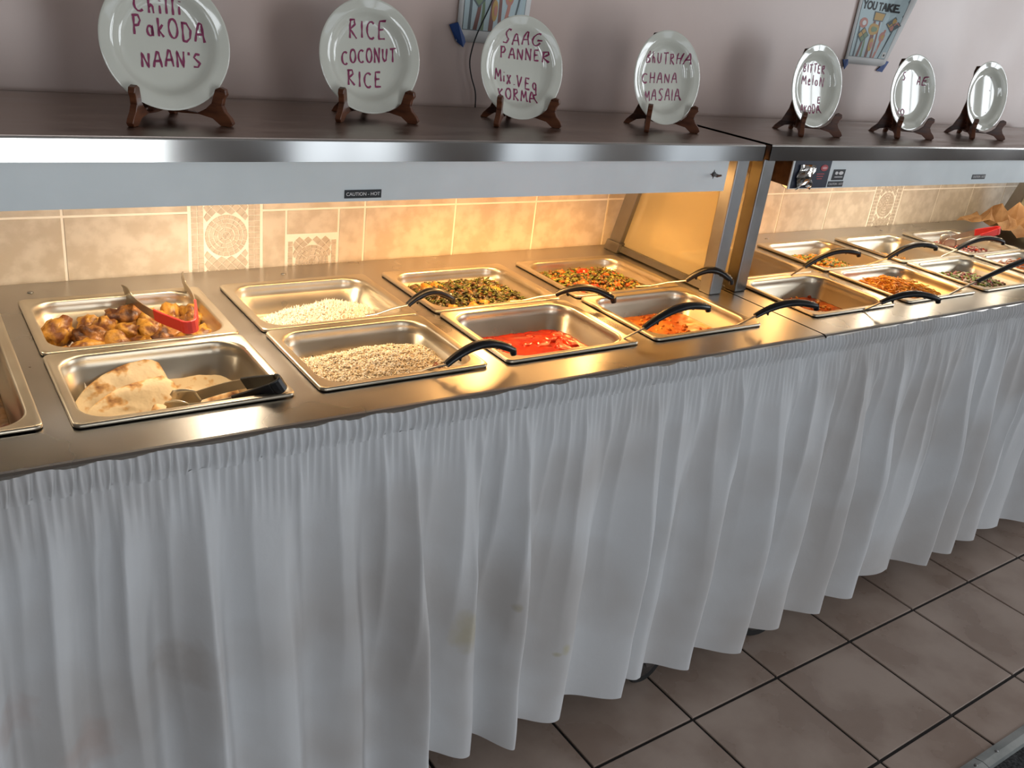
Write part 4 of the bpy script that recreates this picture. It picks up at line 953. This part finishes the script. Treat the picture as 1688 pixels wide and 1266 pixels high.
def writing(parent, lines, seed):
    rr = random.Random(seed); RR = .1025
    for text, cx, cy, wd, hg, sl in lines:
        mb = MB()
        tot = sum(NARROW.get(c, 1)*1.22 for c in text)
        pos = 0; cw = wd/tot
        for c in text:
            jy = rr.uniform(-.06, .06); js = rr.uniform(.9, 1.1)
            for st in GL.get(c, []):
                P = []
                for x, y in st:
                    gx = cx-wd/2+(pos+x*NARROW.get(c, 1)*1.0)*cw; gy = cy+(y*js-.5+jy)*hg+sl*(gx-cx)
                    P.append(Vector((gx*RR, gy*RR)))
                Q = []
                for a, b_ in zip(P, P[1:]):
                    n = max(2, int((b_-a).length/.002)); Q += [a.lerp(b_, i/n) for i in range(n)]
                Q.append(P[-1]); v = []
                for i, p in enumerate(Q):
                    tg = (Q[min(i+1, len(Q)-1)]-Q[max(i-1, 0)])
                    if tg.length < 1e-7: tg = Vector((1, 0))
                    tg.normalize(); nn = Vector((-tg.y, tg.x)); hw = .0016*(1+.25*math.sin(i*.7+seed))
                    for s in (-1, 1):
                        q = p+nn*hw*s; v.append((q.x, q.y, plate_z(q.length)+.0005))
                    
                mb.add(v, [(2*i, 2*i+1, 2*i+3, 2*i+2) for i in range(len(Q)-1)])
            pos += NARROW.get(c, 1)*1.22
        mb.build('writing', M['marker'], parent)
TEXTS = [
 [('Chilli', -.01, .54, .78, .24, -.02), ('PakODA', .14, .20, 1.15, .27, -.08), ("NAAN'S", .13, -.24, .98, .22, .03)],
 [('RICE', .05, .47, .80, .30, 0), ('COCONUT', .06, .03, 1.13, .24, .10), ('RICE', -.03, -.38, .75, .27, 0)],
 [('SAAG', .08, .57, .95, .23, 0), ('PANNER', .17, .27, 1.22, .21, -.03), ('Mix.VEg', -.02, -.22, 1.08, .24, -.22), ('KORMA', -.02, -.53, .96, .2, -.08)],
 [('BhUTRHA', .12, .43, 1.3, .23, 0), ('CHANA', -.06, .0, 1.12, .21, .04), ('MASAlA', .04, -.36, 1.12, .23, .04)],
 [('BITTER', .04, .43, .9, .2, -.04), ('MeloN', .05, .14, .95, .22, -.05), ('E', .36, -.33, .18, .14, 0), ('PAKODA', -.08, -.55, .98, .2, .02)],
 [('S', -.24, .42, .2, .2, 0), ('AE', .55, .32, .4, .2, 0), ('PIO', -.30, -.52, .6, .18, 0)],
 [("'", .3, .5, .12, .12, 0), ("'", .35, .15, .12, .12, .2), ("'", .3, -.5, .12, .12, 0), ("'", -.45, -.4, .12, .12, 0)]]
PX = [(.229, .424, .10, -.006), (.618, .500, -.01, -.014), (.958, .490, -.01, -.015), (1.344, .464, 0, -.013), (1.856, .448, .02, -.007), (2.272, .442, -.03, -.006), (2.689, .457, -.06, -.003)]
PLAB = ['plate marked Chilli Pakoda Naans, largest and leftmost on the shelf', 'plate marked Rice Coconut Rice on the shelf', 'plate marked Saag Panner Mix Veg Korma, overlapping the wall poster', 'plate marked Chana Masala at the end of the left shelf',
        'plate marked with faded purple words, first on the right shelf', 'shiny plate with only a few letters showing, middle of the right shelf', 'blank-looking shiny plate, last at the right end of the shelf']
ELAB = ['wooden easel under the leftmost plate', 'wooden easel under the coconut rice plate', 'wooden easel under the Saag Panner plate', 'wooden easel under the Chana Masala plate', 'dark wooden easel under the first plate of the right shelf', 'dark wooden easel under the middle plate of the right shelf', 'dark wooden easel under the last plate at the right']
LEAN = math.radians(10.5)
# profile of one easel board: u runs from the crossing towards the front, second value is height
BOARD = [(.120, 0), (.125, .006), (.121, .013), (.112, .022), (.107, .032), (.109, .043), (.114, .050), (.112, .058), (.103, .061), (.095, .057), (.092, .048), (.088, .034), (.078, .024), (.064, .016), (.044, .017), (.031, .055), (.020, .100), (.008, .150),
         (-.004, .196), (-.009, .207), (-.019, .205), (-.022, .190), (-.018, .150), (-.018, .100), (-.024, .055), (-.036, .025), (-.050, .010), (-.056, 0), (-.042, 0), (-.026, .012), (-.008, .016), (.012, .012), (.036, .012), (.066, .014), (.090, .010), (.104, 0)]
pm = MB(); pm.lathe(PROF, 72)
plate_me = pm.build('plate', M['ceramic'], smooth=True); autosmooth(plate_me, 1.2); pmesh = plate_me.data; bpy.data.objects.remove(plate_me)
bmesh_b = MB(); bmesh_b.prism(BOARD, 'x', -.0055, .0055); bo_ = bevel(bmesh_b.build('board', M['wood']), .0012); bme = bo_.data; bpy.data.objects.remove(bo_)
for k, (x, y, yaw, dz) in enumerate(PX):
    e = empty('plate_easel', (x, y+.034, ZS+.0002), yaw); tag(e, ELAB[k], 'plate stand', 'wooden plate easels along the shelf')
    for s in (-1, 1):
        # board u axis (local y of the prism) turned to point forward and to one side
        o = bpy.data.objects.new('board', bme); COL.objects.link(o); o.parent = e; bevel(o, .0012)
        o.rotation_euler = (0, 0, PI+s*math.radians(42)); o.location = (0, 0, 0)
    mb = MB(); mb.tube([(0, 0, .014), (0, 0, .06)], .0035, 10); mb.build('hinge_pin', M['wood'], e)
    bx = Vector((x, y, 0))
    o = bpy.data.objects.new('plate', pmesh); COL.objects.link(o); tag(o, PLAB[k], 'plate', 'lettered plates along the shelf')
    cz = ZS+.0235+dz+.1025*math.cos(LEAN)
    rot = Matrix.Rotation(yaw, 4, 'Z') @ Matrix.Rotation(PI/2-LEAN, 4, 'X')
    o.matrix_world = Matrix.Translation(Vector((x, y, cz)) + Matrix.Rotation(yaw, 3, 'Z') @ Vector((0, .1025*math.sin(LEAN)-.010, 0))) @ rot
    writing(o, TEXTS[k], k)

# ------------------------------------------------------------------ posters, tape, wire on the wall
def pmat(n, c): return mat('print_'+n, c, .6)
INK = [pmat('white', (.72, .72, .70)), pmat('pale_blue', (.50, .62, .64)), pmat('brown', (.25, .12, .10)), pmat('slate', (.13, .16, .17)), pmat('salmon', (.55, .25, .2)), pmat('ochre', (.55, .35, .12)), pmat('leaf', (.22, .3, .18)), pmat('black', (.02, .02, .02)), pmat('sky', (.5, .62, .66))]
def poster(label, x0, z0, wd, hg, seed, curl, words):
    t = empty('poster', (x0+wd/2, YW+.003, z0)); tag(t, label, 'poster', 'paper posters taped to the wall')
    def bendp(u, v, d):                       # u,v in 0..1 over the sheet
        x = x0+wd*u+(curl*.02*v if u > .5 else 0); y = YW-.0012-d-curl*max(0, u-.55)**2*.22*v
        return Vector((x, y, z0+hg*v))-Vector(t.location)
    n = 14; v = [bendp(i/n, j/n, 0) for j in range(n+1) for i in range(n+1)]; k = n+1
    o = mesh_obj('sheet', v, [(j*k+i, j*k+i+1, (j+1)*k+i+1, (j+1)*k+i) for j in range(n) for i in range(n)], INK[0], t, smooth=True)
    md = o.modifiers.new('thick', 'SOLIDIFY'); md.thickness = .0003; md.offset = 0
    mb = MB()
    def poly(pts, mi, d): mb.add([bendp(u, q, d) for u, q in pts], [tuple(range(len(pts)))], mi)
    def grid(u0, u1, v0, v1, mi, d, n=8):
        for i in range(n):
            a, b_ = u0+(u1-u0)*i/n, u0+(u1-u0)*(i+1)/n; 
            for j in range(4):
                c, e = v0+(v1-v0)*j/4, v0+(v1-v0)*(j+1)/4; poly([(a, c), (b_, c), (b_, e), (a, e)], mi, d)
    grid(.07, .93, .10, .96, 3, .0006); grid(.078, .922, .106, .955, 1, .0009)
    def stem(u0, v0, u1, v1, w0, w1, mi, d): 
        poly([(u0-w0, v0), (u0+w0, v0), ((u0+u1)/2+(w0+w1)/2+.01, (v0+v1)/2), (u1+w1, v1), (u1-w1, v1), ((u0+u1)/2-(w0+w1)/2+.01, (v0+v1)/2)], mi, d)
    for u0, u1, v1, w0, mi in [(.16, .15, .52, .02, 3), (.24, .3, .42, .028, 2), (.34, .33, .44, .022, 6), (.46, .47, .66, .03, 2), (.58, .54, .62, .024, 2), (.64, .72, .5, .026, 4), (.76, .86, .56, .014, 3), (.84, .86, .4, .02, 8)]:
        stem(u0, .107, u1, v1, w0, w0*.8, mi, .0012)
    def diamond(u, q, a, b_, c1, c2):
        poly([(u, q-b_), (u+a, q), (u, q+b_), (u-a, q)], 3, .0016)
        s = .44
        for du, dv, mi in ((0, b_*s, c1), (a*s, 0, c2), (0, -b_*s, c2), (-a*s, 0, c1)):
            poly([(u+du, q+dv-b_*.38), (u+du+a*.38, q+dv), (u+du, q+dv+b_*.38), (u+du-a*.38, q+dv)], mi, .002)
    def bloom(u, q, a, b_, mi, m2):
        poly([(u+a*math.cos(2*PI*i/14), q+b_*math.sin(2*PI*i/14)) for i in range(14)], mi, .0015); poly([(u+a*.5*math.cos(2*PI*i/10)+.01, q+b_*.5*math.sin(2*PI*i/10)) for i in range(10)], m2, .0019)
    diamond(.27, .40, .14, .11, 5, 6); diamond(.82, .58, .13, .11, 5, 4)
    poly([(.42, .60), (.60, .60), (.63, .72), (.42, .73)], 3, .0015); poly([(.44, .615), (.585, .615), (.61, .705), (.44, .715)], 5, .0019)
    bloom(.22, .56, .10, .07, 4, 0); bloom(.47, .49, .10, .08, 5, 6); bloom(.69, .40, .06, .07, 4, 5); bloom(.5, .28, .04, .09, 5, 4)
    poly([(.83, .12), (.91, .12), (.91, .2), (.83, .2)], 0, .0018); poly([(.855, .14), (.885, .14), (.885, .17), (.855, .17)], 7, .0022)
    mb.build('printed_art', None, t, mats=INK)
    if words:
        mtx = Matrix.Translation(Vector((x0+wd*.50, YW-.0012-.004, z0+hg*.79))-Vector(t.location)) @ FACE
        ho = text_mesh('headline', 'YOU TAKE.', .032, INK[7], t, mtx, .0004, .0012, 1.0)
        for q in ho.data.vertices:                     # lay the print on the curled sheet
            u_ = (q.co.x+t.location.x-x0)/wd; v_ = (q.co.z+t.location.z-z0)/hg; b0 = bendp(u_, v_, 0)
            q.co.y = b0.y-.0012+(q.co.y-(YW-.0052-t.location.y))
    return t
poster('poster of raised coloured shapes behind the Saag Panner plate', .944, 1.372, .190, .255, 1, .2, True)
poster('curling poster with the words YOU TAKE, above the right shelf', 2.338, 1.402, .205, .215, 2, 1.0, True)
def tape(label, pts, d=.006):
    pts = [Vector((x, 0, z)) for x, z in pts]; c = sum(pts, Vector())/len(pts)
    n = len(pts); v = [(p.x, YW+.0018-d*(i % 2), p.z) for i, p in enumerate(pts)]+[(p.x, YW+.0012-d*(i % 2)-.0014, p.z) for i, p in enumerate(pts)]
    f = [tuple(range(n)), tuple(range(n, 2*n))[::-1]]+[(i, (i+1) % n, n+(i+1) % n, n+i) for i in range(n)]
    tag(mesh_obj('blue_tape', v, f, M['tape']), label, 'tape', 'blue tape holding the posters')
tape('blue tape at the lower left corner of the poster behind the third plate', [(.925, 1.405), (.943, 1.412), (.972, 1.374), (.962, 1.360), (.945, 1.372)])
tape('blue tape at the lower left corner of the curling poster', [(2.332, 1.412), (2.352, 1.414), (2.362, 1.400), (2.346, 1.384)], .003)
tape('blue tape at the lower right corner of the curling poster', [(2.512, 1.388), (2.54, 1.385), (2.566, 1.418), (2.548, 1.42)], .003)
mb = MB(); wp = [(1.07, .734, 1.75), (1.05, .733, 1.55), (1.027, .731, 1.465), (.995, .7305, 1.392), (.984, .7305, 1.352), (.983, .731, 1.325), (.992, .7315, 1.295), (1.005, .7315, 1.266), (1.008, .730, 1.235), (1.007, .728, 1.16)]
sp = []
for a in range(len(wp)-1):
    for s in range(4):
        p0, p1, p2, p3 = [Vector(wp[min(max(a+q, 0), len(wp)-1)]) for q in (-1, 0, 1, 2)]; t = s/4
        sp.append(.5*((2*p1)+(p2-p0)*t+(2*p0-5*p1+4*p2-p3)*t*t+(3*p1-p0-3*p2+p3)*t**3))
sp.append(Vector(wp[-1])); mb.tube(sp, .0016, 8)
tag(mb.build('black_wire', M['black'], smooth=True), 'thin black wire running down the wall behind the third plate', 'wire')
